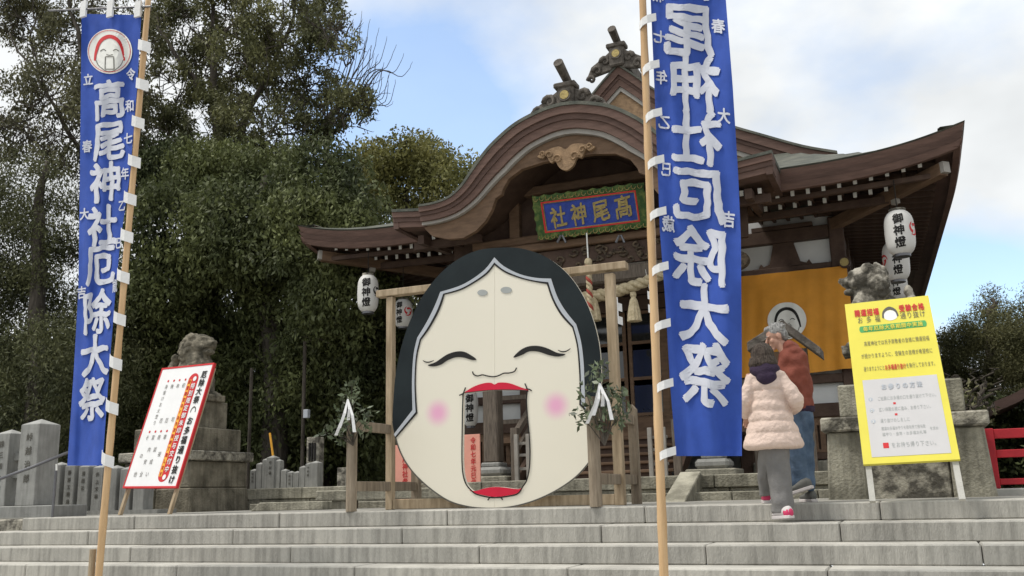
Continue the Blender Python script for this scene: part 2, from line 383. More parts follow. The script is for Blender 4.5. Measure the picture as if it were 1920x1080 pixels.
# ------------------------------------------------------------------ shrine platform
plat = thing('stone_platform', 'broad low stone platform of two courses under the shrine porch', 'platform', (CX, 13.4, 0))
PL = .35
def course(parent, x0, x1, y0, y1, z0, z1, ln, m, name='stone'):
    x = x0; k = 0
    while x < x1-.01:
        x2 = min(x+ln*random.uniform(.85, 1.15), x1)
        MB().bb(x+.006, x2-.006, y0+random.uniform(-.006, .006), y1, z0, z1).build(name, m, parent, bev=.012); x = x2
course(plat, -10.6, .7, 13.4, 14.2, .17, PL, 1.15, granite_o)
course(plat, -10.6, .7, 13.43, 14.2, -.05, .165, 1.3, granite_o)
course(plat, -4.1, -.9, 12.95, 13.39, -.05, .115, 1.0, granite_o, 'step_stone')
course(plat, -10.0, -5.9, 12.75, 13.39, -.05, .10, 1.4, granite_o, 'step_stone')
MB().bb(-10.6, .7, 14.2, 27, -.1, PL-.004).build('floor_slab', paving, plat)
# slanted stringer beside the porch steps
q = [(12.3, 0), (12.55, 0), (13.42, .40), (13.42, 0)]
xl = at(1262, 930, 12.9).x
MB().extr([[(12.25, -.02), (12.42, .06), (13.40, .40), (13.40, -.02)]], lambda u, v, t: (xl+t, u, v), .30).build('stringer', granite_o, plat, bev=.012)
ped0 = at(576, 925, 11.8)
tb = thing('stone_bench', 'long low stone bench standing before the trees beyond the small stone fence', 'bench', (ped0.x+.7, 12.2, 0))
MB().bb(ped0.x, ped0.x+2.3, 12.0, 12.45, .12, .27).build('seat', granite_o, tb, bev=.015)
for k in (.35, 1.95): MB().bb(ped0.x+k-.15, ped0.x+k+.15, 12.05, 12.4, -.02, .118).build('leg', granite_o, tb, bev=.01)

# ------------------------------------------------------------------ the shrine hall
hall = thing('shrine_hall', 'wooden shrine hall with an arched porch gable and sweeping brown layered eaves', 'shrine', (CX, 18, PL))
def lift(t): return .30*max(0, (t-4.3)/1.9)**1.8
YE, XE, YB = 15.5, 6.2, 29.0
def xe(y): return XE-.045*(y-YE)
def eave_z(dx, y):
    a = lift(abs(dx)/xe(y)*6.2) if y < YE+.01 else 0
    return 5.38+a
def roof_z(dx, y):
    x_ = xe(y); d = max(0, min(y-YE, x_-abs(dx), YB-y))
    cor = .33*max(0, 1-math.hypot(x_-abs(dx), min(y-YE, YB-y))/2.8)**2.8
    return 5.33+.31*d+.052*d*d+cor
rb = MB(); nx, ny = 48, 44; S_ = []
for j in range(ny+1):
    y = YE+(YB-YE)*j/ny
    for i in range(nx+1): dx = -xe(y)+2*xe(y)*i/nx; S_.append(Vector((CX+dx, y, roof_z(dx, y))))
rb.v = S_; rb.f = [(j*(nx+1)+i, j*(nx+1)+i+1, (j+1)*(nx+1)+i+1, (j+1)*(nx+1)+i) for j in range(ny) for i in range(nx) if not (abs((i+.5)/nx*2-1)*6.2 < 2.6 and j < 12)]
rb.build('roof', copper, hall, smooth=True)
# layered fascia running round the eaves: front left, front right, both flanks
def fascia_run(path, name='fascia'):
    """path: list of (point on top edge, inward unit vector)"""
    lay = [(0.0, -.025, -.02, copper), (-.025, -.14, .0, bark_roof), (-.145, -.25, .018, bark_roof2), (-.255, -.36, .036, bark_roof)]
    for (za, zb, ins, m) in lay:
        rings = []
        for p, nin in path:
            a = p+Vector((0, 0, za))+nin*ins; c = p+Vector((0, 0, zb))+nin*(ins+.012)
            dpt = .35 if za > -.2 else .10
            c += nin*.03; rings.append([a, a+nin*dpt, c+nin*dpt, c])
        MB().loft(rings).build(name, m, hall)
def front_path(d0, d1, n=18):
    o = []
    for i in range(n+1):
        dx = d0+(d1-d0)*i/n; o.append((Vector((CX+dx, YE, roof_z(dx, YE))), Vector((0, 1, 0))))
    return o
for s in (-1, 1):
    pth = front_path(3.05*s, 6.2*s, 26); pth[-1] = (pth[-1][0], Vector((-s, 1, 0)))
    for i in range(1, 31):
        y = YE+(YB-YE)*(i/30)**1.6; x_ = xe(y); pth.append((Vector((CX+s*x_, y, roof_z(s*x_*.99999, y))), Vector((-s, 0, 0))))
    fascia_run(pth)
    # soffit boards under the eaves
    sv = MB(); k = 0
    for j in range(13):
        y = YE+.25+(YB-YE-.5)*j/12
        for i in range(5):
            f_ = i/4; x_ = xe(y); dx = s*(x_-.25-f_*(x_-.25-4.0)); e = roof_z(dx*1.0, y)
            cor = .30*max(0, 1-math.hypot(x_-abs(dx), y-YE)/2.6)**1.6
            sv.v.append(Vector((CX+dx, y, 5.10+cor+.10*min(x_-abs(dx), 2.2))))
    sv.f = [(j*5+i, j*5+i+1, (j+1)*5+i+1, (j+1)*5+i) for j in range(12) for i in range(4)]
    sv.build('soffit', wood_d, hall)
    sv = MB()
    for j in range(5):
        f_ = j/4; y = YE+.25+f_*2.1
        for i in range(13):
            dx = s*(2.6+3.35*i/12); cor = .30*max(0, 1-math.hypot(6.2-abs(dx), y-YE)/2.6)**1.6
            sv.v.append(Vector((CX+dx, y, 5.095+cor+.10*(y-YE))))
    sv.f = [(j*13+i, j*13+i+1, (j+1)*13+i+1, (j+1)*13+i) for j in range(4) for i in range(12)]
    sv.build('soffit', wood_d, hall)
# rafters in two tiers with white painted ends, sharing mesh data
def rafter_mesh(L, m, nm): 
    b = MB().bb(-.028, .028, 0, L, -.042, .042); me = bpy.data.meshes.new(nm); me.from_pydata([tuple(x) for x in b.v], [], b.f); me.materials.append(m); return me
rm_u = rafter_mesh(1.0, wood_d, 'rafter'); rm_l = rafter_mesh(1.3, wood_d, 'rafter')
cb = MB().bb(-.030, .030, -.006, .008, -.044, .044); cap_me = bpy.data.meshes.new('rafter_end'); cap_me.from_pydata([tuple(x) for x in cb.v], [], cb.f); cap_me.materials.append(tipwhite)
def rafter(me, loc, rz, tilt=.09, cap=True):
    o = bpy.data.objects.new('rafter', me); COL.objects.link(o); o.location = loc; o.rotation_euler = (tilt, 0, rz); adopt(o, hall)
    if not cap: return
    c = bpy.data.objects.new('rafter_end', cap_me); COL.objects.link(c); c.parent = o
for s in (-1, 1):
    for k in range(11):
        dx = s*(3.27+.25*k)
        if abs(dx) < 5.75: c_ = .30*max(0, 1-(6.2-abs(dx))/2.6)**1.6; rafter(rm_u, (CX+dx, 15.88, 4.985+c_), 0)
    for k in range(10):
        dx = s*(2.73+.25*k); c_ = .2*max(0, 1-(6.2-abs(dx))/2.6)**1.6; rafter(rm_l, (CX+dx, 16.55, 4.975+c_), 0)
    for k in range(26):
        y = 16.1+.28*k; x_ = xe(y); c_ = .30*max(0, 1-(y-YE)/2.6)**1.6
        rafter(rm_u, (CX+s*(x_-.38), y, 4.985+c_), s*math.pi/2, .09, False)
        if y > 16.9: rafter(rm_l, (CX+s*(x_-1.05), y, 4.975+c_*.6), s*math.pi/2, .09, False)
    # eave purlins carrying the rafters, hip beam with a pale metal cap
    MB().beam((CX+s*2.5, 15.98, 4.90), (CX+s*5.75, 15.98, 4.98), .10, .08).build('eave_purlin', wood_d, hall)
    MB().beam((CX+s*2.5, 16.72, 4.87), (CX+s*5.0, 16.72, 4.90), .10, .12).build('eave_purlin', wood_d, hall)
    MB().beam((CX+s*4.0, 17.75, 4.85), (CX+s*5.85, 15.85, 5.03), .16, .20).build('hip_beam', wood_m, hall)
    MB().beam((CX+s*5.80, 15.90, 5.04), (CX+s*5.90, 15.80, 5.05), .14, .18).build('hip_beam_cap', white_strip, hall)
    MB().beam((CX+s*5.06, 16.66, 4.87), (CX+s*5.14, 16.58, 4.88), .09, .20).build('hip_beam_cap', white_strip, hall)
# front gable above the main eave
gp = [(0, 9.04), (.35, 8.72), (.8, 8.28), (1.4, 7.80), (2.1, 7.33), (2.9, 6.92), (3.6, 6.58), (4.2, 6.36)]
gpc = catmull(gp, 4)
def gprof(off): return [(-x, z-off) for x, z in reversed(gpc)]+[(x, z-off) for x, z in gpc[1:]]
def gband(o0, o1, y0, y1, name, m, pro=gprof, parent=None, clip=None):
    P0, P1 = pro(o0), pro(o1); rings = []
    for (a, c) in zip(P0, P1):
        rings.append([(CX+a[0], y0, a[1]), (CX+a[0], y1, a[1]), (CX+c[0], y1, c[1]), (CX+c[0], y0, c[1])])
    return MB().loft([[Vector(q) for q in r_] for r_ in rings]).build(name, m, parent or hall)
gband(-.02, .03, 18.08, 25.5, 'gable_roof', copper)
gband(.03, .22, 18.12, 18.9, 'gable_fascia', bark_roof); gband(.22, .30, 18.16, 18.9, 'gable_fascia', bark_roof2); gband(.30, .46, 18.18, 18.9, 'gable_fascia', bark_roof)
gband(.46, .56, 18.22, 18.8, 'gable_trim', white_strip)
gband(.56, .95, 18.27, 18.5, 'bargeboard', wood_c)
MB().extr([[(-4.2, 5.6)]+[(x, z-.6) for x, z in gprof(0)]+[(4.2, 5.6)]], lambda u, v, t: (CX+u, 18.5+t, v), .06).build('gable_wall', wood_m, hall)
# ridge with end ornaments
MB().bb(CX-.22, CX+.22, 18.35, 25.3, 8.95, 9.30).build('ridge', wood_g, hall, bev=.03)
def crest(x, y, z, sc, parent, wing, log):
    cr_ = MB().bb(x-.16*sc, x+.16*sc, y, y+.22, z, z+.50*sc).build('crest_block', wood_g, parent, bev=.03)
    MB().bb(x-.21*sc, x+.21*sc, y-.03, y+.24, z+.42*sc, z+.52*sc).build('crest_cap', wood_g, parent, bev=.02)
    d = MB().extr([circ(x, z+.26*sc, .085*sc, n=20)], lambda u, v, t: (u, y-.035+t, v), .04); d.build('gilt_crest', gold, parent)
    d = MB().extr([circ(x, z+.26*sc, .12*sc, n=20), circ(x, z+.26*sc, .09*sc, n=20)], lambda u, v, t: (u, y-.03+t, v), .04); d.build('crest_ring', wood_g, parent)
    for s in (-1, 1):
        for (a, h_, r_) in wing:
            pts = [(x+s*(a+r_*(1-k/14)*math.cos(k*.62)*.9), y+.06, z+h_+r_*(1-k/14)*math.sin(k*.62)) for k in range(12)]
            MB().tube(pts, [.055*sc*(1-k/18) for k in range(12)], 6).build('scroll', wood_g, parent, smooth=True)
        MB().extr([[(x+s*.1, z-.05), (x+s*(wing[-1][0]+.12), z-.16), (x+s*wing[-1][0], z+.10), (x+s*wing[0][0], z+.30), (x+s*.1, z+.42)]], lambda u, v, t: (u, y+.06+t, v), .10).build('scroll_board', wood_g, parent, bev=.02)
    a = Vector((x, y+.35, z+.55*sc)); e = a+Vector((-.02, -1.0*log, .42*log)) ; MB().tube([a, e], [.075*sc, .092*sc], 12).build('projecting_log', wood_g, parent)
crest(CX, 18.0, 8.98, 1.0, hall, [(.26, .16, .12), (.44, -.02, .11), (.58, -.2, .09)], .52)

# ---- the porch: arched (undulating) gable
KY = 14.35
kp = [(0, 6.67), (.35, 6.63), (.85, 6.47), (1.27, 6.20), (1.52, 5.97), (1.72, 5.74), (1.92, 5.50), (2.16, 5.33), (2.45, 5.26), (2.78, 5.25)]
kpc = catmull(kp, 5)
def kprof(off):
    P = [(-x, z) for x, z in reversed(kpc)]+[(x, z) for x, z in kpc[1:]]; o = []
    for i, p in enumerate(P):
        a, b = P[max(i-1, 0)], P[min(i+1, len(P)-1)]; t = Vector((b[0]-a[0], b[1]-a[1])).normalized(); nn = Vector((t.y, -t.x))
        k = .66+.34*min(1, max(0, (p[1]-5.25)/.8)); o.append((p[0]+nn.x*off*k, p[1]+nn.y*off*k))
    return o
kb = lambda a, b, y0, y1, n, m: gband(a, b, y0, y1, n, m, kprof)
kb(-.03, .03, KY-.02, 17.2, 'porch_roof', copper)
kb(.03, .17, KY, KY+.6, 'porch_fascia', bark_roof); kb(.17, .27, KY+.035, KY+.6, 'porch_fascia', bark_roof2); kb(.27, .42, KY+.06, KY+.6, 'porch_fascia', bark_roof)
kb(.42, .50, KY+.12, KY+.6, 'porch_trim', white_strip)
# broad brown arch board with cusped inner edge
inn = [(0, 5.76), (.45, 5.76), (.85, 5.70), (1.10, 5.56), (1.22, 5.38), (1.24, 5.30), (1.36, 5.24), (1.44, 5.04), (1.56, 4.86), (1.75, 4.70), (2.0, 4.60), (2.3, 4.62), (2.62, 4.72), (2.75, 4.86)]
P0 = [(x, z) for x, z in kprof(.505)]; inr = [(-x, z) for x, z in reversed(inn)]+[(x, z) for x, z in inn[1:]]
MB().extr([P0+list(reversed(inr))], lambda u, v, t: (CX+u, KY+.20+t, v), .10).build('arch_board', wood_m, hall)
# vault ceiling and tympanum behind it
kb(.5, .54, KY+.3, 16.9, 'porch_ceiling', wood_d)
MB().extr([[(x, z) for x, z in kprof(.52)]+[(2.75, 4.3), (-2.75, 4.3)]], lambda u, v, t: (CX+u, 15.75+t, v), .08).build('tympanum', wood_d, hall)
for k, zz in enumerate((4.62, 5.55)):
    MB().bb(CX-2.3+.9*k, CX+2.3-.9*k, 15.55, 15.74, zz, zz+.16).build('tie_beam', wood_m, hall, bev=.02)
for dx in (-1.45, 1.45): MB().bb(CX+dx-.1, CX+dx+.1, 15.6, 15.74, 4.78, 5.54).build('strut', wood_m, hall, bev=.01)
# gegyo pendant
gg = catmull([(-.52, 5.86), (-.42, 5.80), (-.36, 5.84), (-.28, 5.70), (-.20, 5.72), (-.12, 5.58), (0, 5.52), (.12, 5.58), (.20, 5.72), (.28, 5.70), (.36, 5.84), (.42, 5.80), (.52, 5.86), (.30, 5.95), (.12, 5.97), (0, 5.90), (-.12, 5.97), (-.30, 5.95)], 3, True)
pe = MB().extr([gg], lambda u, v, t: (CX+u, KY+.13+t, v), .065).build('carved_pendant', wood_c, hall)
for s in (-1, 1):
    for (a, h_, r_) in [(.15, 5.74, .09), (.30, 5.84, .07), (.42, 5.88, .05)]:
        MB().tube([(CX+s*(a+r_*(1-k/14)*math.cos(k*.6)), KY+.12, h_+r_*(1-k/14)*math.sin(k*.6)) for k in range(12)], .017, 5).build('scroll', wood_c, pe)
# short straight eaves beside the arch
for s in (-1, 1):
    def kk(a, b, y, y2, m):
        MB().extr([[(2.72, 5.20-a), (3.40, 5.27-a), (3.40-.01, 5.27-b), (2.72, 5.20-b)]], lambda u, v, t: (CX+s*u, y+t, v), y2-y).build('porch_side_fascia', m, hall)
    kk(-.03, .02, KY+.10, 15.9, copper); kk(.02, .12, KY+.12, KY+.5, bark_roof); kk(.12, .20, KY+.15, KY+.5, bark_roof2); kk(.20, .30, KY+.17, KY+.5, bark_roof)
    MB().bb(CX+s*3.33-.05, CX+s*3.33+.05, KY+.16, 15.55, 4.93, 5.24).build('porch_side_fascia', bark_roof2, hall)
    MB().extr([[(2.6, 4.92), (3.36, 4.98), (3.36, 5.02), (2.6, 4.96)]], lambda u, v, t: (CX+s*u, KY+.3+t, v), 1.4).build('porch_soffit', wood_d, hall)
    for k in range(3): rafter(rm_u, (CX+s*(2.52+.29*k), 14.98, 4.83), 0)
    for k in range(3): rafter(rm_l, (CX+s*(2.30+.29*k), 15.5, 4.80), 0)
    MB().beam((CX+s*1.9, 15.1, 4.72), (CX+s*3.25, 15.1, 4.72), .11, .14).build('porch_purlin', wood_d, hall)
    MB().beam((CX+s*2.95, 14.75, 4.74), (CX+s*2.95, 15.9, 4.80), .12, .16).build('porch_purlin', wood_d, hall)
# porch crest
crest(CX+.05, KY+.05, 6.60, .95, hall, [(.30, .20, .13), (.50, .04, .11), (.66, -.10, .08)], .58)
MB().bb(CX-.17, CX+.27, KY+.25, 18.4, 6.60, 6.86).build('porch_ridge', wood_g, hall, bev=.03)
# porch columns on stone bases, tie beam and carved frieze
for s in (-1, 1):
    x = CX+s*1.95; y = 15.6
    cbase = MB().bb(x-.40, x+.40, y-.40, y+.40, PL, PL+.12).build('column_base', granite_o, hall, bev=.02)
    MB().bb(x-.27, x+.27, y-.27, y+.27, PL+.121, PL+.28).build('base_block', granite_f, cbase, bev=.05)
    MB().bb(x-.18, x+.18, y-.18, y+.18, PL+.281, PL+.36).build('base_block', granite_f, cbase, bev=.02)
    MB().bb(x-.14, x+.14, y-.14, y+.14, PL+.361, 4.05).build('column', wood_dv, hall, bev=.025)
    for k, (wd, z) in enumerate([(.44, 4.06), (.8, 4.20), (1.2, 4.36)]):
        MB().bb(x-wd/2, x+wd/2, y-.1, y+.1, z, z+.125).build('bracket', wood_d, hall, bev=.02)
    MB().extr([catmull([(0, 3.75), (.25, 3.78), (.42, 3.70), (.62, 3.78), (.66, 3.92), (.5, 4.02), (.2, 4.04), (0, 4.04)], 3)], lambda u, v, t: (x+s*(.15+u), y-.09+t, v), .18).build('carved_beam_end', wood_k, hall)
    MB().extr([catmull([(0, 3.80), (.30, 3.78), (.5, 3.66), (.62, 3.78), (.60, 3.95), (.4, 4.04), (0, 4.04)], 3)], lambda u, v, t: (x-.09+t, y-.15-u, v), .18).build('carved_beam_end', wood_k, hall)
MB().bb(CX-1.8, CX+1.8, 15.48, 15.72, 3.72, 4.02).build('rainbow_beam', wood_dv, hall, bev=.04)
MB().bb(CX-1.8, CX+1.8, 15.52, 15.60, 4.05, 4.42).build('frieze_panel', wood_d, hall)
fr = MB()
for k in range(46):
    a = random.uniform(-1.7, 1.7); z = random.uniform(4.10, 4.36); r_ = random.uniform(.05, .12)
    fr.tube([(CX+a+r_*(1-j/11)*math.cos(j*.7+k), 15.50, z+r_*.7*(1-j/11)*math.sin(j*.7+k)) for j in range(9)], .022, 5)
fr.build('cloud_carving', wood_k, hall, smooth=True, kind='stuff')
MB().bb(CX-1.95, CX+1.95, 15.42, 15.70, 4.44, 4.58).build('tie_beam', wood_m, hall, bev=.02)

# ---- main walls
YW = 17.8; HW = 4.05
def post(dx, z0=PL, z1=5.0, w_=.26, y=YW, m=wood_d): MB().bb(CX+dx-w_/2, CX+dx+w_/2, y-w_/2, y+w_/2, z0, z1).build('wall_post', m, hall, bev=.02)
for dx in (-HW, -2.15, 2.15, HW): post(dx)
for dx in (-.72, .72): post(dx, 1.2, 3.6, .16, m=wood_m)
MB().bb(CX-HW+.02, CX+HW-.02, YW+.02, YW+.14, 1.2, 5.1).build('upper_wall', plaster, hall)
for (z0, z1, pr) in [(4.62, 4.86, .16), (4.06, 4.16, .12), (3.92, 4.06, .17), (1.96, 2.12, .14), (1.36, 1.60, .16), (.62, .74, .14)]:
    for (a, c) in [(-HW, -2.15), (-2.15, 2.15), (2.15, HW)]:
        if a == -2.15 and z0 < 3: continue
        MB().bb(CX+a+.131, CX+c-.131, YW-pr+.02, YW+.03, z0, z1).build('rail_beam', wood_d, hall, bev=.01)
# bracket arms that leave white plaster patches
for c_ in (-3.1, 3.1, -1.0, 1.0):
    o_ = [(-.95, 4.17), (-.78, 4.17), (-.70, 4.26), (-.62, 4.20), (-.45, 4.24), (-.30, 4.60), (-.42, 4.75), (-.60, 4.78), (-.60, 4.88), (.60, 4.88), (.60, 4.78), (.42, 4.75), (.30, 4.60), (.45, 4.24), (.62, 4.20), (.70, 4.26), (.78, 4.17), (.95, 4.17)]
    k_ = .62 if abs(c_) > 2 else .75
    MB().extr([[(u*k_, v) for u, v in o_]], lambda u, v, t: (CX+c_+u, YW-.06+t, v), .07).build('frog_leg_strut', wood_d, hall)
    MB().bb(CX+c_-.55, CX+c_+.55, YW-.14, YW+.02, 4.87, 4.95).build('bracket', wood_d, hall)
# lower wall with vertical boards and slots on the side bays
for s in (-1, 1):
    MB().bb(CX+s*3.1-.82, CX+s*3.1+.82, YW-.01, YW+.02, .74, 1.36).build('dark_backing', wood_d, hall)
    for k in range(13):
        x = CX+s*3.1-.78+.13*k
        for (z0, z1) in ((1.22, 1.36), (.745, .80)): MB().bb(x-.064, x+.064, YW-.09, YW-.02, z0, z1).build('lattice_board', wood_m, hall)
        MB().bb(x-.045, x+.045, YW-.09, YW-.02, .80, 1.22).build('lattice_board', wood_m, hall)
    MB().bb(CX+s*3.1-.85, CX+s*3.1+.85, YW-.2, YW+.02, PL+.001, .60).build('sill_stone', granite_o, hall, bev=.02)
# centre bay: glazed doors
MB().bb(CX-2.0, CX+2.0, YW+.02, YW+.08, 1.3, 3.9).build('dark_backing', wood_d, hall)
for k in range(4):
    x0 = CX-2.0+k*1.0
    dr = MB().bb(x0+.02, x0+.98, YW-.075, YW-.03, 1.22, 1.55).build('door', wood_m, hall)
    for (a, c) in ((x0+.02, x0+.09), (x0+.91, x0+.98)): MB().bb(a, c, YW-.08, YW-.03, 1.55, 3.6).build('stile', wood_m, dr)
    for z in (1.56, 2.25, 2.95, 3.54): MB().bb(x0+.091, x0+.909, YW-.08, YW-.03, z, z+.06).build('door_rail', wood_m, dr)
    for z in (1.621, 2.311, 3.011): MB().bb(x0+.092, x0+.908, YW-.06, YW-.045, z, z+.525).build('pane', glassm, dr)
MB().bb(CX-2.0, CX+2.0, YW-.12, YW+.02, 3.62, 3.9).build('lintel', wood_d, hall)
MB().bb(CX-2.6, CX+2.6, YW-1.25, YW-.14, 1.10, 1.20).build('veranda_floor', wood_m, hall)
for k in range(5):
    MB().bb(CX-1.3, CX+1.3, YW-2.3+.25*k-.0, YW-2.3+.25*k+.30, PL+.15*k+.10, PL+.15*k+.15).build('wooden_step', wood_m, hall, bev=.01)
    MB().bb(CX-1.25, CX+1.25, YW-2.3+.25*k+.05, YW-2.3+.25*k+.07, PL+.15*k+(.001 if k == 0 else -.04), PL+.15*k+.10).build('step_riser', wood_d, hall)
for s in (-1, 1):
    x = CX+s*1.42
    MB().beam((x, YW-2.4, PL+.02), (x, YW-1.1, 1.14), .09, .22).build('step_string', wood_d, hall)
    MB().beam((x, YW-2.5, 1.15), (x, YW-1.2, 2.0), .09, .10).build('stair_rail', wood_dv, hall)
    MB().beam((x, YW-2.5, .85), (x, YW-1.2, 1.68), .06, .07).build('stair_rail', wood_dv, hall)
    MB().bb(x-.06, x+.06, YW-2.55, YW-2.43, PL+.001, 1.28).build('newel', wood_dv, hall)
    for z in (1.5, 1.95): MB().beam((x+s*.07, YW-1.2, z), (CX+s*2.55, YW-1.2, z), .07, .08).build('veranda_rail', wood_dv, hall)
    MB().bb(CX+s*2.52-.06, CX+s*2.52+.06, YW-1.26, YW-1.14, PL+.001, 2.1).build('veranda_post', wood_dv, hall)
# side and back walls
for s in (-1, 1): MB().bb(CX+s*3.98-.08, CX+s*3.98+.08, YW+.14, 25, PL+.001, 5.1).build('side_wall', plaster, hall)
for s in (-1, 1):
    for k in range(1, 4): MB().bb(CX+s*4.05-.12, CX+s*4.05+.12, YW+1.75*k-.12, YW+1.75*k+.12, PL+.001, 5.0).build('wall_post', wood_d, hall)
    for z in (.7, 1.5, 2.1, 4.0, 4.7): MB().bb(CX+s*4.07-.07, CX+s*4.07+.07, YW+.14, 25, z, z+.16).build('rail_beam', wood_d, hall)
MB().bb(CX-4, CX+4, 25, 25.1, PL+.001, 5.1).build('back_wall', plaster, hall)
# gilt disc on the corner beam
dp = at(1583, 491, YW-.32); MB().extr([circ(dp.x, dp.z, .075, n=20)], lambda u, v, t: (u, YW-.32+t, v), .17).build('gilt_disc', gold, hall)
MB().extr([circ(dp.x, dp.z, .10, n=20), circ(dp.x, dp.z, .078, n=20)], lambda u, v, t: (u, YW-.31+t, v), .16).build('disc_ring', wood_d, hall)

# ------------------------------------------------------------------ plaque over the porch
pc = [at(998, 370, 15.0), at(1205, 343, 15.05), at(1217, 425, 15.3), at(1010, 450, 15.25)]
def quadmap(C, off):
    TL, TR, BR, BL = C; nn = (TR-TL).cross(BL-TL).normalized()
    if nn.y > 0: nn = -nn
    def f(u, v, t=0): a = TL.lerp(TR, u); b = BL.lerp(BR, u); return a.lerp(b, v)+nn*(off-t)
    return f
pl = thing('name_plaque', 'blue name plaque with gold characters in a scalloped green frame over the porch', 'plaque', (pc[0]+pc[2])/2)
sc_o = []
for (a, b, n_) in [((0, 0), (1, 0), 9), ((1, 0), (1, 1), 4), ((1, 1), (0, 1), 9), ((0, 1), (0, 0), 4)]:
    for k in range(n_*4):
        t = k/(n_*4); u = a[0]+(b[0]-a[0])*t; v = a[1]+(b[1]-a[1])*t; q = .5+.5*math.cos(2*math.pi*t*n_); q = q*q
        dx_, dy_ = (0, (-1 if a[1] == 0 else 1)) if a[1] == b[1] else ((1 if a[0] == 1 else -1), 0)
        sc_o.append((u+dx_*q*.014, v+dy_*q*.035))
fm = quadmap(pc, .0)
MB().extr([sc_o, [(.07, .14), (.93, .14), (.93, .86), (.07, .86)]], lambda u, v, t: fm(u, v, t), .07).build('plaque_frame', sgreen, pl)
for (i_, m_, o_) in ((.0, red, -.01), (.018, gold, -.006)):
    a, c = .07+i_*.4, .14+i_; MB().extr([[(a, c), (1-a, c), (1-a, 1-c), (a, 1-c)], [(a+.012, c+.03), (1-a-.012, c+.03), (1-a-.012, 1-c-.03), (a+.012, 1-c-.03)]], lambda u, v, t: fm(u, v, t-o_*0+.012-.02*(m_ is red)), .02).build('inner_border', m_, pl)
MB().extr([[(.08, .16), (.92, .16), (.92, .84), (.08, .84)]], lambda u, v, t: fm(u, v, t+.03), .03).build('panel', sblue, pl)
letters('lettering', [('社', .21, .53, .15, .50), ('神', .40, .52, .15, .52), ('尾', .60, .50, .16, .52), ('髙', .80, .48, .16, .54)], lambda u, v: fm(u, v, .018), gold, pl, .02, .06, False, .025, 0, 'character')
gs = MB()
for k in range(18): 
    t = (k+.5)/18
    for v in (.06, .95): gs.tube([fm(t+.02*math.cos(j), v+.05*math.sin(j), -.01) for j in range(5)], .008, 4)
gs.build('gilt_scrollwork', gold, pl, kind='stuff')
for px in (1053, 1163):
    p0 = at(px-8, 455, 15.25); p1 = at(px+8, 455, 15.25); pm = at(px, 438, 15.25)
    MB().tube([p0, p0.lerp(pm, .8), p1.lerp(pm, .8), p1], .022, 6).build('bracket_hook', metal, pl)

# ------------------------------------------------------------------ bell rope and sacred straw rope
br = thing('bell_rope', 'hanging bell rope, white above and red and straw twisted below a knot', 'rope', at(1104, 600, 15.0))
a = at(1100, 437, 15.1); b_ = at(1103, 492, 15.0); c_ = at(1108, 605, 15.0)
MB().tube([a, b_], .013, 8).build('cord', tipwhite, br); MB().ell(at(1103, 492, 15), (.07, .07, .08), 10, 8).build('knot', rope, br, smooth=True)
for k, m_ in enumerate((rope, mat('faded_red_cord', (.36, .07, .05)), rope)):
    MB().tube([b_.lerp(c_, j/60)+Vector((math.cos(j*.5+k*2.09), math.sin(j*.5+k*2.09), 0))*.028 for j in range(61)], .03, 6).build('strand', m_, br, smooth=True)
sr = thing('shimenawa_rope', 'thick twisted straw rope with tassels and zigzag paper strung across the porch', 'rope', (CX, 15.3, 3.4))
e0, e1, mid = Vector((CX-1.85, 15.35, 3.72)), at(1262, 505, 15.35), at(1118, 545, 15.35)
def rp(t): 
    x = e0.x+(e1.x-e0.x)*t; sag = 4*t*(1-t); return Vector((x, 15.35, e0.z+(e1.z-e0.z)*t-sag*.30))
for k in range(3):
    MB().tube([rp(j/120)+Vector((0, math.cos(j*.42+k*2.09), math.sin(j*.42+k*2.09)))*.05 for j in range(121)], [.068*(1-.45*abs(j/60-1)**2) for j in range(121)], 8).build('strand', rope, sr, smooth=True)
for px in (950, 1030, 1112, 1187):
    top = at(px, 548, 15.28); 
    ts = MB(); L_ = .50
    rings = []
    for (z, r_) in ((0, .045), (-.06, .05), (-.09, .035), (-.14, .06), (-.32, .095), (-L_, .115)):
        rings.append([top+Vector((math.cos(q*math.pi/12)*r_*(1+.1*(q % 2)), math.sin(q*math.pi/12)*r_*(1+.1*(q % 2)), z)) for q in range(24)])
    ts.loft(rings).build('tassel', rope, sr)
def shide(parent, p, s=1, name='paper_streamer'):
    b = MB(); w_ = .07*s
    for k in range(4):
        x = (k % 2)*.05*s; z = -k*.10*s; q = .02*(-1)**k
        b.add([p+Vector((x, q, z)), p+Vector((x+w_, -q, z-.03*s)), p+Vector((x+w_, -q, z-.15*s)), p+Vector((x, q, z-.12*s))], [(0, 1, 2, 3)])
        b.add([p+Vector((x, q+.002, z)), p+Vector((x+w_, -q+.002, z-.03*s)), p+Vector((x+w_, -q+.002, z-.15*s)), p+Vector((x, q+.002, z-.12*s))], [(3, 2, 1, 0)])
    return b.build_flat(name, tabw, parent)
for px, py in ((1150, 555), (1213, 545), (1068, 560)): shide(sr, at(px, py, 15.2), 1.15)
MB().tube([at(1210, 505, 15.3), at(1218, 545, 15.3)], .004, 4).build('string', tipwhite, sr)

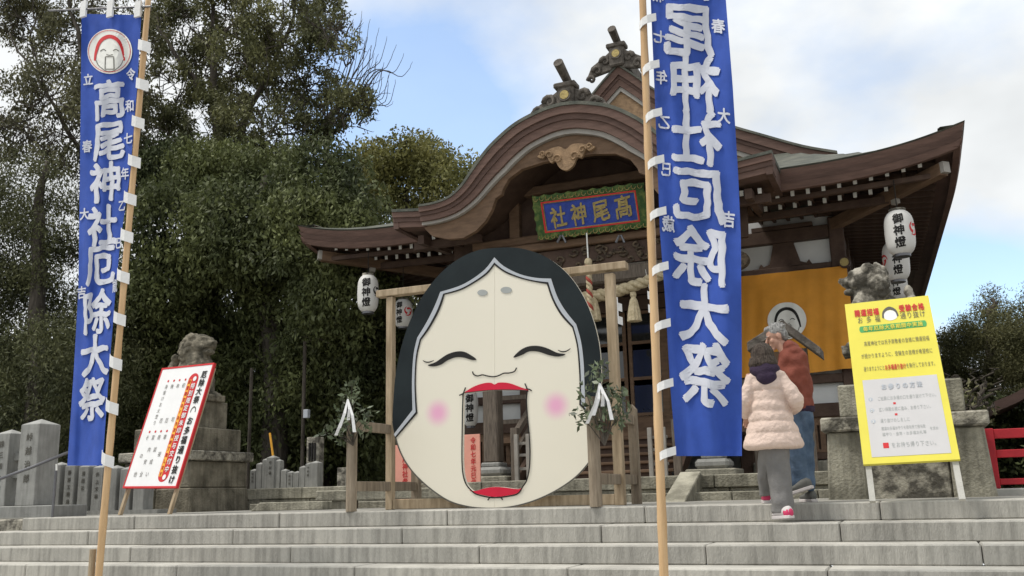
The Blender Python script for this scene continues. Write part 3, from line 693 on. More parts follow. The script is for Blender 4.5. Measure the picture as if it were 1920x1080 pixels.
# ------------------------------------------------------------------ orange curtain with emblem
def circ_emblem(fm_, cx, cy, ru, rv, parent, linem, haircol, t0=.0, box=True, rim=None):
    cy_ = cy
    F = lambda u, v, t=0: fm_(cx+u*ru, cy+v*rv, t)
    q_ = MB(); q_.v = [F(r*math.cos(a*math.pi/20), r*math.sin(a*math.pi/20), t0+.003) for r in (.001, .2, .4, .6, .8, 1) for a in range(40)]
    q_.f = [(i*40+j, i*40+(j+1) % 40, (i+1)*40+(j+1) % 40, (i+1)*40+j) for i in range(5) for j in range(40)]; q_.build_flat('emblem_disc', rim or tipwhite, parent)
    h = MB(); arc = [(-.66, .42), (-.62, .1), (-.5, -.3), (-.3, -.55), (0, -.66), (.3, -.55), (.5, -.3), (.62, .1), (.66, .42)]
    strip_mesh(h, catmull(arc, 4), .15, lambda u, v, t: F(u, v, t0+.007), 0, lambda t: .5+.6*math.sin(math.pi*t)); h.build_flat('emblem_hair', haircol, parent)
    l_ = MB()
    for s in (-1, 1): strip_mesh(l_, catmull([(s*.16, -.02), (s*.28, -.09), (s*.42, .0)], 3), .035, lambda u, v, t: F(u, v, t0+.007), 0)
    strip_mesh(l_, catmull([(-.14, .14), (0, .18), (.14, .14)], 3), .03, lambda u, v, t: F(u, v, t0+.007), 0)
    if box: strip_mesh(l_, [(-.18+.04*i, .24) for i in range(10)]+[(.185+.0015*i, .3+.05*i) for i in range(11)]+[(.2-.04*i, .80) for i in range(11)]+[(-.2+.0015*i, .75-.05*i) for i in range(11)], .035, lambda u, v, t: F(u, v, t0+.008), 0)
    strip_mesh(l_, catmull([(-.60, .40), (-.5, .62), (-.2, .86), (0, .9), (.2, .86), (.5, .62), (.60, .40)], 3), .03, lambda u, v, t: F(u, v, t0+.007), 0)
    l_.build_flat('emblem_lines', linem, parent)
cu = thing('orange_curtain', 'orange shrine curtain with a white round laughing-face crest on the right bay', 'curtain', (CX+3.2, YW-.2, 2.1))
CT = [Vector((CX+1.98, YW-.22, 4.04)), Vector((CX+4.18, YW-.22, 4.02)), Vector((CX+4.20, YW-.22, 2.16)), Vector((CX+1.98, YW-.22, 2.12))]
def cfm(u, v, t=0):
    p = CT[0].lerp(CT[1], u).lerp(CT[3].lerp(CT[2], u), v); fo = .028*math.sin(u*23+1.2*math.sin(v*3)+2)+.02*math.sin(u*51+v*4)+.03*math.sin(v*5+u*6)
    return p+Vector((0, fo*(.35+.65*v)-t*1.0-.0, .012*math.sin(u*9)*v))
cb_ = MB(); nu, nv = 60, 26; cb_.v = [cfm(i/nu, j/nv) for j in range(nv+1) for i in range(nu+1)]
cb_.f = [(j*(nu+1)+i, j*(nu+1)+i+1, (j+1)*(nu+1)+i+1, (j+1)*(nu+1)+i) for j in range(nv) for i in range(nu)]
cb_.build('cloth', orangecl, cu, smooth=True)
ec = at(1475, 600, YW-.25); eu = (ec.x-CT[0].x)/2.2; ev = (CT[0].z-ec.z)/1.9
circ_emblem(lambda u, v, t: cfm(u, v, t+.01), eu, ev, .34/2.2, .34/1.9, cu, black, black, .01)
# small roofed signpost behind the couple
rs_ = thing('roofed_signpost', 'small dark roofed wooden notice post in front of the orange curtain', 'signpost', at(1475, 900, 13.6))
pk = at(1470, 603, 13.6); e_l = at(1404, 645, 13.6); e_r = at(1541, 655, 13.6)
for (A, B) in ((pk, e_l), (pk, e_r)):
    v_ = MB(); 
    v_.loft([[A+Vector((0, -.18, .0)), A+Vector((0, .25, .0)), A+Vector((0, .25, -.14)), A+Vector((0, -.18, -.14))], [B+Vector((0, -.18, .0)), B+Vector((0, .25, .0)), B+Vector((0, .25, -.13)), B+Vector((0, -.18, -.13))]])
    v_.build('roof_board', wood_g, rs_, bev=.01)
for px in (1432, 1510): p = at(px, 700, 13.62); MB().bb(p.x-.05, p.x+.05, 13.6, 13.7, PL-.1, p.z+.35).build('post', wood_dv, rs_)
p = at(1434, 690, 13.6); p2 = at(1508, 690, 13.6); MB().bb(p.x, p2.x, 13.62, 13.66, p.z-.1, p.z+.22).build('sign_panel', wood_m, rs_)

pgrey = mat('pale_grey_wood', (.30, .28, .25), .8, .15, 5, .2)
for (xa, xb, lb) in ((962, 994, 'short pale wooden barrier glimpsed through the right of the open mouth'), (1213, 1250, 'short pale wooden barrier between the bamboo pole and the frame on the right')):
    x0, x1 = at(xa, 840, 15.2).x, at(xb, 830, 15.2).x; bz = thing('low_barrier', lb, 'barrier', ((x0+x1)/2, 15.2, PL), 'low barriers under the porch')
    for x in (x0+.05, x1-.05): MB().bb(x-.035, x+.035, 15.2, 15.26, PL+.002, 1.16).build('post', pgrey, bz, bev=.006)
    for z in (.55, .78, .98): MB().bb(x0, x1, 15.262, 15.30, z, z+.05).build('rail', pgrey, bz, bev=.006)
# ------------------------------------------------------------------ paper lanterns
def lantern(px, py, Y, hpx, wpx, label, txt_side, crest_side, crestm, group='white paper lanterns hung under the eaves'):
    c = at(px, py, Y); k = mpp(c); H_ = hpx*k; W_ = wpx*k/2
    t = thing('paper_lantern', label, 'lantern', c, group)
    n = 40; rings = []
    for i in range(n+1):
        f_ = i/n; zz = H_*(.5-f_); e = abs(2*f_-1); r_ = W_*(1-.42*e**5-.05*e)*(1-.012*(i % 2)); rings.append([c+Vector((math.cos(a*math.pi/16)*r_, math.sin(a*math.pi/16)*r_, zz)) for a in range(32)])
    MB().loft(rings).build('lantern_body', paperw, t, smooth=True)
    for s in (-1, 1): MB().tube([c+Vector((0, 0, s*H_*.49)), c+Vector((0, 0, s*H_*.55))], W_*.56, 20).build('rim', granite_dk if s > 0 else metal, t)
    MB().tube([c+Vector((0, 0, H_*.55)), Vector((c.x, c.y, 4.98))], .008, 5).build('hanging_cord', black, t)
    vd = (EYE-c); a0 = math.atan2(vd.y, vd.x)
    def cyl(u, v, t=0):         # u metres around towards the right, v metres down
        f_ = .5+v/H_; e = abs(2*f_-1); r_ = W_*(1-.42*e**5-.05*e)+.004; a = a0+u/W_*1.0; return c+Vector((math.cos(a)*r_, math.sin(a)*r_, -v))
    letters('lettering', [(ch, txt_side*W_, (-.27+.27*i)*H_, H_*.245, H_*.245) for i, ch in enumerate('御神燈')], cyl, black, t, .02, .03, False, .035, .15, 'character')
    if crestm:
        u0 = crest_side*W_; v0 = -.03*H_; rr = W_*.50
        for kx in range(3):
            a1 = kx*2.094; b = MB(); pts = [(u0+math.cos(a1+q*.28)*rr*(.52+.06*q), v0+math.sin(a1+q*.28)*rr*(.52+.06*q)) for q in range(9)]
            strip_mesh(b, pts, rr*.48, lambda u, v, t: cyl(u, v), 0, lambda t: 1-.8*t); b.build_flat('tomoe_crest', crestm, t)
    return t
lantern(690, 551, 15.8, 70, 40, 'white lantern hung outermost below the left eave corner', -.18, .95, black)
lantern(756, 588, 16.9, 52, 36, 'white lantern with a red swirl behind the left timber frame post', -.45, .55, red)
lantern(882, 766, 18.6-1.3, 66, 30, 'white lantern seen through the left of the open mouth', -.1, 1.6, None)
lantern(1687, 437, 15.9, 84, 54, 'large white lantern with a red swirl nearest below the right eave', -.02, 1.15, red)
lantern(1680, 490, 17.3, 74, 48, 'white lantern directly behind the largest lantern below the right eave', .1, -1.15, red)
lantern(1680, 533, 18.8, 62, 41, 'white lantern farthest back and lowest below the right eave', .0, 1.2, None)

# ------------------------------------------------------------------ the laughing face board and its timber frame
MY = 10.0
def mp_(u, v, d=0):                       # face drawing units -> board plane (d metres towards the viewer)
    p = at(720+u/2, 440+v/2, MY); return Vector((p.x, MY-d, p.z))
mk = thing('face_board', 'giant white laughing woman face board with black hair and open mouth', 'face board', mp_(415, 1026))
outer_r = [(415, 50), (470, 48), (530, 55), (600, 80), (660, 120), (710, 172), (752, 240), (782, 312), (802, 385), (812, 455), (815, 530), (812, 610), (806, 690), (802, 745), (799, 800), (770, 852), (720, 908), (650, 957), (570, 995), (490, 1018), (415, 1026)]
outer_l = [(415, 50), (360, 57), (300, 80), (240, 120), (188, 172), (140, 240), (96, 330), (66, 420), (45, 520), (36, 620), (33, 700), (42, 752), (56, 800), (80, 850), (120, 903), (180, 957), (250, 1001), (330, 1022), (415, 1026)]
mouth_l = [(415, 583), (370, 587), (325, 593), (301, 598), (299, 650), (298, 720), (297, 780), (297, 850), (301, 900), (312, 935), (330, 957), (345, 961), (380, 950), (415, 945)]
mouth_r = [(415, 583), (470, 583), (520, 583), (536, 585), (533, 620), (536, 680), (543, 750), (546, 820), (543, 880), (533, 922), (520, 943), (505, 953), (450, 947), (415, 945)]
creamm = bpy.data.materials.new('cream_board'); creamm.use_nodes = True
def cream_setup():
    t = creamm.node_tree; n = t.nodes.new; l = t.links.new; b = t.nodes['Principled BSDF']
    tx = n('ShaderNodeTexCoord'); cur = None
    nz = n('ShaderNodeTexNoise'); nz.inputs['Scale'].default_value = 1.3; nz.inputs['Detail'].default_value = 5; l(tx.outputs['Object'], nz.inputs['Vector'])
    base = n('ShaderNodeMix'); base.data_type = 'RGBA'; l(nz.outputs['Fac'], base.inputs[0]); base.inputs[6].default_value = (.79, .745, .62, 1); base.inputs[7].default_value = (.83, .785, .665, 1); cur = base.outputs[2]
    for (u, v, r_) in ((202, 668, 62), (645, 640, 64)):
        c = mp_(u, v); d = n('ShaderNodeVectorMath'); d.operation = 'DISTANCE'; l(tx.outputs['Object'], d.inputs[0]); d.inputs[1].default_value = c
        m = n('ShaderNodeMapRange'); m.interpolation_type = 'SMOOTHSTEP'; m.inputs['From Min'].default_value = r_*mpp(c)/2*1.05; m.inputs['From Max'].default_value = r_*mpp(c)/2*.1; m.inputs['To Max'].default_value = .8; l(d.outputs['Value'], m.inputs['Value'])
        x = n('ShaderNodeMix'); x.data_type = 'RGBA'; l(m.outputs[0], x.inputs[0]); l(cur, x.inputs[6]); x.inputs[7].default_value = (.82, .32, .58, 1); cur = x.outputs[2]
    l(cur, b.inputs['Base Color']); b.inputs['Roughness'].default_value = .55
cream_setup()
# the airbrushed cheeks are printed with object coordinates, so these panels keep their origin at the world origin
for side, (oo, mm) in enumerate(((outer_l, mouth_l), (outer_r, mouth_r))):
    s = -1 if side == 0 else 1; e = s*.3
    om = catmull(oo, 4); 
    lp = [(x+e if abs(x-415) < .5 else x, y) for x, y in om]
    lp = lp+[(x+e if abs(x-415) < .5 else x, y) for x, y in reversed(catmull(mm, 3))]
    po = MB().extr([lp], lambda u, v, t: mp_(u, v, -t), .03).build('face_panel', creamm, mk)
lin_l_o = [(415, 85), (380, 130), (330, 168), (280, 194), (212, 215), (190, 270), (160, 330), (126, 386), (112, 450), (106, 550), (108, 657), (38, 748)]
lin_l_i = [(415, 108), (385, 145), (335, 180), (285, 206), (225, 223), (205, 280), (170, 346), (137, 393), (122, 460), (117, 560), (122, 667), (44, 760)]
lin_r_o = [(415, 85), (450, 118), (510, 148), (570, 162), (628, 165), (650, 230), (680, 283), (722, 336), (740, 400), (750, 480), (753, 560), (756, 628), (806, 684)]
lin_r_i = [(415, 108), (455, 138), (515, 162), (570, 175), (615, 181), (635, 240), (666, 296), (710, 346), (727, 412), (735, 490), (738, 560), (738, 636), (802, 702)]
def seg(P, corners):
    o = []; last = 0
    for c in corners+[len(P)-1]:
        o += catmull(P[last:c+1], 4)[:-1] if c != len(P)-1 else catmull(P[last:c+1], 4); last = c
    return o
cl, cr2 = [4, 7, 10], [4, 7, 11]
for oo, li, cn in ((outer_l, lin_l_o, cl), (outer_r, lin_r_o, cr2)):
    k = 12 if oo is outer_l else 13
    L_ = catmull(oo[:k], 4); L_ = [p for p in L_]; I_ = seg(li, cn)
    MB().extr([L_+list(reversed(I_))], lambda u, v, t: mp_(u, v, .006-t), .005).build('hair', hairm, mk)
for a_, b2, cn in ((lin_l_o, lin_l_i, cl), (lin_r_o, lin_r_i, cr2)):
    A_, B2 = seg(a_, cn), seg(b2, cn)
    for f0, f1, m_, dd in ((-.12, 1.28, black, .0075), (.02, .86, lining, .010)):
        q = MB(); k = len(A_)
        q.v = [mp_(x0+(x1-x0)*f0, y0+(y1-y0)*f0, dd) for (x0, y0), (x1, y1) in zip(A_, B2)]+[mp_(x0+(x1-x0)*f1, y0+(y1-y0)*f1, dd) for (x0, y0), (x1, y1) in zip(A_, B2)]
        q.f = [(i, i+1, k+i+1, k+i) for i in range(k-1)]; q.build_flat('hair_lining' if m_ is lining else 'lining_outline', m_, mk)
hb = hairm
def shape(name, pts, m, d=.008, n=4): return MB().extr([catmull(pts, n, True)], lambda u, v, t: mp_(u, v, d-t), .003).build(name, m, mk)
shape('eye', [(165, 490), (195, 478), (235, 451), (270, 439), (300, 439), (328, 453), (347, 468), (330, 470), (300, 461), (270, 460), (240, 471), (215, 487), (188, 494)], black)
shape('eye', [(486, 461), (510, 435), (540, 420), (575, 417), (610, 425), (650, 443), (681, 449), (655, 457), (620, 452), (580, 439), (545, 438), (518, 451)], black)
for c in ((370, 218, 19, 11.5), (459, 208, 21, 12)): MB().extr([circ(*c)], lambda u, v, t: mp_(u, v, .007-t), .003).build('forehead_mark', ovalg, mk)
def line(name, pts, wd, m=black, d=.008, tp=None):
    b = MB(); strip_mesh(b, catmull(pts, 5), wd, mp_, d, tp); return b.build_flat(name, m, mk)
tpr = lambda t: .45+.55*math.sin(math.pi*t)
line('eye_crease', [(147, 472), (158, 478), (172, 478), (188, 472)], 4.5, tp=tpr); line('eye_crease', [(653, 433), (668, 439), (685, 437), (700, 427)], 4.5, tp=tpr)
line('nose', [(333, 513), (337, 524), (352, 530), (370, 526), (388, 530), (410, 533), (430, 529), (450, 520), (470, 519), (490, 513), (498, 499)], 4.5)
shape('upper_lip', [(303, 592), (340, 569), (378, 557), (402, 556), (416, 562), (432, 555), (470, 557), (515, 573), (543, 583), (520, 582), (470, 581), (416, 582), (370, 585), (325, 591)], lipred, .009)
shape('lower_lip', [(322, 958), (345, 961), (380, 951), (415, 946), (450, 948), (505, 954), (522, 945), (503, 968), (465, 978), (415, 983), (370, 976), (340, 968)], lipred, .009)
for pts in ([(283, 603), (296, 597), (303, 590)], [(296, 606), (300, 592), (307, 573)], [(529, 558), (535, 572), (541, 588)], [(530, 580), (545, 580), (555, 586)], [(390, 996), (398, 986), (412, 981)], [(446, 994), (438, 985), (425, 981)]): line('mouth_line', pts, 4.5)
line('lip_line', [(300, 594), (370, 586), (416, 583), (470, 582), (540, 585)], 2.5, d=.013)
line('mouth_rim', [(x-3, y) for x, y in mouth_l[3:11]]+[(345, 972), (380, 982), (415, 986), (465, 981), (503, 971)]+[(x+3, y) for x, y in reversed(mouth_r[3:11])], 4.5, d=.011)
line('board_edge_line', outer_l[10:]+list(reversed(outer_r[13:-1])), 5, darkgrey, d=.004)

fr_ = thing('timber_frame', 'pine timber frame with braced side rails holding up the giant face board', 'frame', at(930, 955, 10.1))
def postpx(px0, py0, px1, py1, Y, wpx, m, name='post', dp=.09, zb=0):
    a = at(px0, py0, Y); b = at(px1, py1, Y); a = Vector((b.x, Y, a.z)) if abs(px0-px1) < 60 else a; b.z = zb
    w_ = wpx*mpp(b); return MB().beam(b, a, dp, w_, (1, 0, 0)).build(name, m, fr_, bev=.006)
MFY = MY+.10
xL, xR = at(729, 760, MFY).x, at(1153, 760, MFY).x
MB().bb(xL-.045, xL+.045, MFY, MFY+.09, 0, at(731, 556, MFY).z).build('post', frame_w, fr_, bev=.006)
MB().bb(xR-.055, xR+.055, MFY, MFY+.09, 0, at(1143, 512, MFY).z).build('post', frame_w, fr_, bev=.006)
tl, tr_ = at(706, 551, MFY-.0), at(1174, 507, MFY-.0)
zt_ = at(731, 549, MFY).z; MB().bb(tl.x, tr_.x, MFY-.02, MFY+.11, zt_-.04, zt_+.045).build('top_beam', frame_w, fr_, bev=.006)
MB().bb(xL+.046, xR-.056, MFY+.01, MFY+.09-.002, .005, .12).build('sill_beam', frame_w, fr_, bev=.006)
MB().bb(xL+.1, xR-.1, MFY+.0, MFY+.07, 1.2, 1.3).build('back_rail', frame_w, fr_, bev=.006) if False else None
for (x, s) in ((xL, -1), (xR, 1)):
    yf, yr = MY-.72, MY+.75
    MB().tube([(x, yf, .0), (x, yf, 1.02)], .062, 10).build('short_post', frame_g, fr_) if s < 0 else MB().tube([(x, yf, .0), (x, yf, 1.1)], .065, 10).build('short_post', frame_g, fr_)
    MB().extr([[(-.05, 0), (.05, 0), (.05, 1.08), (0, 1.14), (-.05, 1.08)]], lambda u, v, t: (x+u+.0, yr+t, v), .09).build('short_post', frame_g, fr_)
    for z in (.90, .22): MB().bb(x-.03+s*.0, x+.03, yf+.02, yr, z, z+.11).build('side_rail', frame_g, fr_, bev=.005)

# sakaki sprigs with paper streamers
def leafcloud(name, centers, nper, spread, size, m, parent, droop=.3, seed=1, flat=.5, kind=None, aspect=2.2):
    rg = np.random.default_rng(seed); C = np.repeat(np.array(centers, float), nper, axis=0); n = len(C)
    sp = np.array(spread, float)*np.ones(3)
    d = rg.normal(size=(n, 3)); d /= np.linalg.norm(d, axis=1)[:, None]; P = C+d*(rg.random((n, 1))**.45)*sp
    ax = rg.normal(size=(n, 3)); ax[:, 2] -= droop*1.5; ax /= np.linalg.norm(ax, axis=1)[:, None]
    nn = rg.normal(size=(n, 3)); nn[:, 2] += flat*1.5; sd = np.cross(ax, nn); sd /= np.linalg.norm(sd, axis=1)[:, None]+1e-9
    s = size*(.6+.8*rg.random((n, 1))); L = ax*s; W = sd*s/aspect
    V = np.stack([P, P+L*.45+W*.5, P+L, P+L*.45-W*.5], axis=1).reshape(-1, 3)
    me = bpy.data.meshes.new(name); me.vertices.add(4*n); me.vertices.foreach_set('co', V.ravel().astype(np.float32))
    me.loops.add(4*n); me.loops.foreach_set('vertex_index', np.arange(4*n, dtype=np.int32)); me.polygons.add(n)
    me.polygons.foreach_set('loop_start', np.arange(0, 4*n, 4, dtype=np.int32)); me.update(calc_edges=True)
    o = link(name, me, m, parent)
    if kind: o['kind'] = kind
    return o
for (px, py, label, sd_, cs) in ((660, 770, 'leafy sprig with white paper streamers tied to the left short post', 11, [(660, 720), (655, 750), (640, 775), (672, 775), (625, 800), (690, 780), (650, 800), (665, 740), (683, 805), (612, 812), (640, 820)]),
                                 (1132, 740, 'leafy sprig with white paper streamers tied to the right short post', 12, [(1122, 690), (1115, 720), (1140, 735), (1098, 735), (1150, 745), (1105, 765), (1130, 770), (1165, 740), (1085, 780), (1128, 800), (1160, 785), (1120, 700), (1168, 770)])):
    Yq = MY-.80; t = thing('sakaki_sprig', label, 'branch', at(px, py, Yq), 'sakaki sprigs tied to the frame'); base = at(px+2, 835, Yq)
    cen = [tuple(at(a, b, Yq+random.uniform(-.08, .08))) for a, b in cs]
    for c in cen: MB().tube([base, base.lerp(Vector(c), .5)+Vector((0, -.03, .04)), c], [.008, .005, .003], 5).build('twig', trunkm, t)
    leafcloud('foliage', cen, 25, .10, .078, leaf_s, t, .1, sd_, .3, aspect=2.4)
    p = at(px-8, py-22, Yq-.1); 
    for k, (dx, dz) in enumerate(((-.15, -.40), (.03, -.24), (.13, -.38), (-.05, -.33))):
        a = p; b = p+Vector((dx, -.03*k, dz)); q = MB(); w_ = Vector((.013, .006, 0)); m1 = a.lerp(b, .5)+Vector((.03, -.02, 0))
        q.loft([[a-w_*.5, a+w_*.5, a+w_*.5+Vector((0, .004, 0)), a-w_*.5+Vector((0, .004, 0))], [m1-w_, m1+w_, m1+w_+Vector((0, .004, 0)), m1-w_+Vector((0, .004, 0))], [b-w_*1.3, b+w_*1.3, b+w_*1.3+Vector((0, .004, 0)), b-w_*1.3+Vector((0, .004, 0))]]).build('paper_streamer', tabw, t)

# ------------------------------------------------------------------ blue nobori banners on bamboo poles
def interp(tab, t):
    for (a, x), (b, y) in zip(tab, tab[1:]):
        if t <= b: return x+(y-x)*(t-a)/(b-a)
    (a, x), (b, y) = tab[-2:]; return x+(y-x)*(t-a)/(b-a)
BY = 7.0
def make_banner(label, pole, le, rel, dyf, y0, y1, mains, smalls, tabs, mirror, side, loops, emblem=None):
    """le, rel: photo tables (py, px) of the left and right cloth edges; dyf(s, t) depth of the cloth"""
    ax, ay, bx, by = pole; pb, pt = at(ax, ay, BY), at(bx, by, BY); d = (pt-pb).normalized()
    foot = pb+d*((G0+.33-pb.z)/d.z)
    if foot.z < -.9: foot = pb+d*((-.82-pb.z)/d.z)
    t_ = thing('nobori_banner', label, 'banner', foot, 'blue festival banners on bamboo poles')
    top = pb+d*((by-ay and (pt-pb).length)+ (.9 if not loops else .12))
    nseg = 40; pts = [foot.lerp(top, i/nseg) for i in range(nseg+1)]
    L = (top-foot).length; rad = []
    for i in range(nseg+1):
        rad.append(.034-.006*i/nseg+(.0035 if i % 5 == 0 else 0))
    MB().tube(pts, rad, 12).build('pole', bamboo, t_, smooth=True)
    st = foot+Vector((-.075, -.01, 0)); MB().tube([st, st+Vector((.0, 0, .55 if side > 0 else .30))], .03, 10).build('stake', frame_w, t_)
    dist = 1
    def fm_(px, py, off=0):
        l_, r_ = interp(le, py), interp(rel, py); s = (px-l_)/(r_-l_); yy = BY+dyf(s, (py-y0)/(y1-y0))
        p = at(px, py, yy); return p+Vector((0, -off, 0))
    b = MB(); nu, nv = 26, 90
    for j in range(nv+1):
        py = y0+(y1-y0)*j/nv; l_, r_ = interp(le, py), interp(rel, py)
        for i in range(nu+1): b.v.append(fm_(l_+(r_-l_)*i/nu, py+(interp(((0, loops and -2 or 0), (1, 0)), i/nu) if j == 0 else 0)))
    b.f = [(j*(nu+1)+i, j*(nu+1)+i+1, (j+1)*(nu+1)+i+1, (j+1)*(nu+1)+i) for j in range(nv) for i in range(nu)]
    cl_ = b.build_flat('cloth', blue, t_); cl_.data.shade_smooth()
    letters('lettering', mains, lambda u, v: fm_(u, v, .011), clothwhite, cl_, .02, .045, mirror, .030, .10, 'character')
    letters('small_lettering', smalls, lambda u, v: fm_(u, v, .011), clothwhite, cl_, .02, .03, mirror, .030, .3, 'small_character')
    for (px, py) in tabs:
        p = at(px, py, BY-.04); k = mpp(p); q = MB(); w2, h2 = (17 if side < 0 else 16)*k, 6.5*k*(1 if side < 0 else 1.35); r = R(-22 if side > 0 else 17)
        rings = []
        for (u, v, y) in ((-1, .5*side, .02), (-.5, .12*side, -.015), (.1, 0, -.02), (1, 0, .015)):
            rings.append([p+Vector((u*w2, y, (v*.5+a)*h2*1.2+u*math.sin(r)*w2)) for a in (-1, 1)]+[p+Vector((u*w2, y+.006, (v*.5+a)*h2*1.2+u*math.sin(r)*w2)) for a in (1, -1)])
        q.loft(rings).build('tab', tabw, t_)
    if loops:
        l0, r0 = at(92, 20, BY-.03), at(283, 12, BY-.03); MB().tube([l0, r0], .011, 8).build('cross_bar', metal, t_)
        for px in loops: p = at(px, 20, BY-.035); MB().bb(p.x-.04, p.x+.04, BY-.05, BY-.025, at(px, 36, BY).z, at(px, 7, BY).z).build('tab', tabw, t_)
    if emblem:
        ex, ey, er = emblem
        circ_emblem(lambda u, v, t: fm_(u, v, .006+t), ex, ey, er, er*1.0, t_, darkgrey, red, 0)
        q = MB(); strip_mesh(q, circ(ex, ey, er*.93, er*.93, 48)+[(ex+er*.93, ey)], 1.0, lambda u, v, t: fm_(u, v, .015), 0); q.build_flat('emblem_ring', red, t_)
    return t_
make_banner('narrow blue banner facing forward with a round face crest on the leaning left pole',
    (185, 1080, 278, 0), [(0, 154), (28, 153), (300, 150), (540, 147), (700, 138), (875, 126)], [(0, 266), (28, 265), (165, 257), (325, 244), (450, 226), (540, 217), (690, 205), (875, 192)],
    lambda s, t: (1-s)*(.05+.42*t*t)*1.0+.026*math.sin(s*9+t*4)+.018*math.sin(t*19+s*5)+.016*math.sin(s*19-t*11), 28, 873,
    [('高', 207, 186, 62, 78), ('尾', 206, 264, 62, 78), ('神', 200, 341, 62, 78), ('社', 195, 424, 60, 80), ('厄', 190, 497, 58, 80), ('除', 183, 585, 54, 84), ('大', 180, 667, 54, 82), ('祭', 175, 748, 50, 84)],
    [('立', 167, 150, 19, 22), ('春', 165, 275, 19, 24), ('大', 160, 402, 18, 23), ('吉', 155, 549, 17, 24), ('令', 247, 140, 17, 24), ('和', 245, 199, 17, 24), ('七', 242, 260, 16, 22), ('年', 236, 326, 15, 24), ('乙', 230, 386, 13, 22), ('巳', 224, 456, 12, 22), ('歳', 217, 536, 9, 26)],
    [(268, 86), (264, 158), (256, 229), (249, 302), (241, 372), (235, 442), (228, 518), (221, 597), (214, 680), (207, 763), (199, 862)], False, 1, (157, 207, 259), (207, 97, 42))
make_banner('wide blue banner seen from behind with mirrored white characters on the right pole',
    (1245, 1080, 1205, 0), [(-260, 1206), (0, 1220), (163, 1227), (366, 1235), (430, 1237), (573, 1248), (715, 1256), (858, 1268)], [(-260, 1345), (0, 1361), (163, 1374), (326, 1384), (440, 1389), (674, 1391), (858, 1391)],
    lambda s, t: .03+.03*s+.030*math.sin(s*8+t*7)+.026*math.sin(t*17+s*5)*(.4+s)+.018*math.sin(s*17-t*12)+.02*math.exp(-((s-.14)/.04)**2)+.05*max(0, .25-s)*math.sin(t*20), -255, 855,
    [('高', 1289, -52, 96, 104), ('尾', 1292, 57, 100, 108), ('神', 1303, 157, 98, 112), ('社', 1306, 258, 98, 108), ('厄', 1312, 365, 104, 106), ('除', 1314, 480, 104, 116), ('大', 1321, 590, 98, 116), ('祭', 1322, 702, 98, 122)],
    [('春', 1347, 50, 26, 28), ('立', 1338, -100, 26, 28), ('大', 1358, 218, 25, 30), ('吉', 1367, 412, 25, 32), ('七', 1237, 70, 24, 26), ('年', 1241, 146, 22, 28), ('乙', 1246, 230, 24, 28), ('巳', 1250, 318, 20, 28), ('歳', 1254, 420, 24, 32), ('和', 1234, -8, 22, 28)],
    [(1213, 38), (1219, 125), (1224, 215), (1228, 303), (1232, 400), (1236, 503), (1240, 610), (1245, 722), (1250, 850)], True, -1, None)

# ------------------------------------------------------------------ white signboard on the left
def board_frame(x, Y, z, w_, h_, yaw, lean, roll):
    Rx = Vector((math.cos(yaw), math.sin(yaw), 0)); n = Vector((-math.sin(yaw), math.cos(yaw), 0)); U = Vector((0, 0, 1))*math.cos(lean)+n*math.sin(lean)
    r2 = Rx*math.cos(roll)+U*math.sin(roll); u2 = -Rx*math.sin(roll)+U*math.cos(roll); n2 = r2.cross(u2); C = Vector((x, Y, z))      # n2 points to the viewer
    if n2.y > 0: n2 = -n2
    return (lambda u, v, d=0: C+r2*((u-.5)*w_)+u2*((.5-v)*h_)+n2*d), u2
wf, wu = board_frame(-9.30, 10.1, 1.18, 1.06, 1.71, R(-8.6), R(16.6), R(-1.3))
wb = thing('signboard', 'white signboard edged in red with vertical lettering leaning back against the left stone pedestal', 'signboard', wf(.5, 1))
def slab(F, u0, u1, v0, v1, d0, d1, name, m, parent, bev=0):
    b = MB(); k = [F(u, v, d) for d in (d0, d1) for (u, v) in ((u0, v0), (u1, v0), (u1, v1), (u0, v1))]
    return b.add(k, [(0, 1, 2, 3), (7, 6, 5, 4), (0, 4, 5, 1), (1, 5, 6, 2), (2, 6, 7, 3), (3, 7, 4, 0)]).build(name, m, parent, bev=bev)
slab(wf, 0, 1, 0, 1, -.03, 0, 'panel', whiteb, wb)
for a in ((-.012, 1.012, -.010, .004), (-.012, 1.012, .996, 1.010)): slab(wf, a[0], a[1], a[2], a[3], -.035, .006, 'border', red, wb)
for a in ((-.012, .008), (.992, 1.012)): slab(wf, a[0], a[1], .0041, .9959, -.035, .006, 'border', red, wb)
for u in (.0, .93):
    a = wf(u+.03, .97, -.06); bq = a-wu*(a.z/wu.z); MB().beam(bq+wu*.0, wf(u+.03, .02, -.06), .05, .04).build('leg', frame_w, wb)
def stadium(cx, y0, y1, r, asp, n=14):
    return [(cx+r*math.cos(math.pi+math.pi*i/n), y0+asp*r*math.sin(math.pi+math.pi*i/n)) for i in range(n+1)]+[(cx+r*math.cos(math.pi*i/n), y1+asp*r*math.sin(math.pi*i/n)) for i in range(n+1)]
asp = 1.06/1.71
MB().extr([stadium(.70, .125, .905, .095, asp)], lambda u, v, t: wf(u, v, .002-t), 0).build_flat('red_band', red, wb)
slab(wf, .615, .672, .12, .92, .0021, .0042, 'yellow_band', orangep, wb)
col = lambda txt, u, v0, v1, w_, h_: [(c, u, v0+(v1-v0)*i/max(1, len(txt)-1), w_, h_) for i, c in enumerate(txt)]
F1 = lambda u, v: wf(u, v, .0065)
letters('lettering', col('厄除大祭', .885, .085, .30, .105, .066)+col('お多福通り抜け', .885, .475, .945, .105, .07), F1, black, wb, .02, 0, False, .03)
letters('red_band_lettering', col('●特別限定御朱印授与交付中●', .735, .115, .925, .08, .052), F1, whiteb, wb, .02)
letters('yellow_band_lettering', col('数量限定なくなり次第終了致します', .644, .14, .90, .045, .036), F1, red, wb, .03)
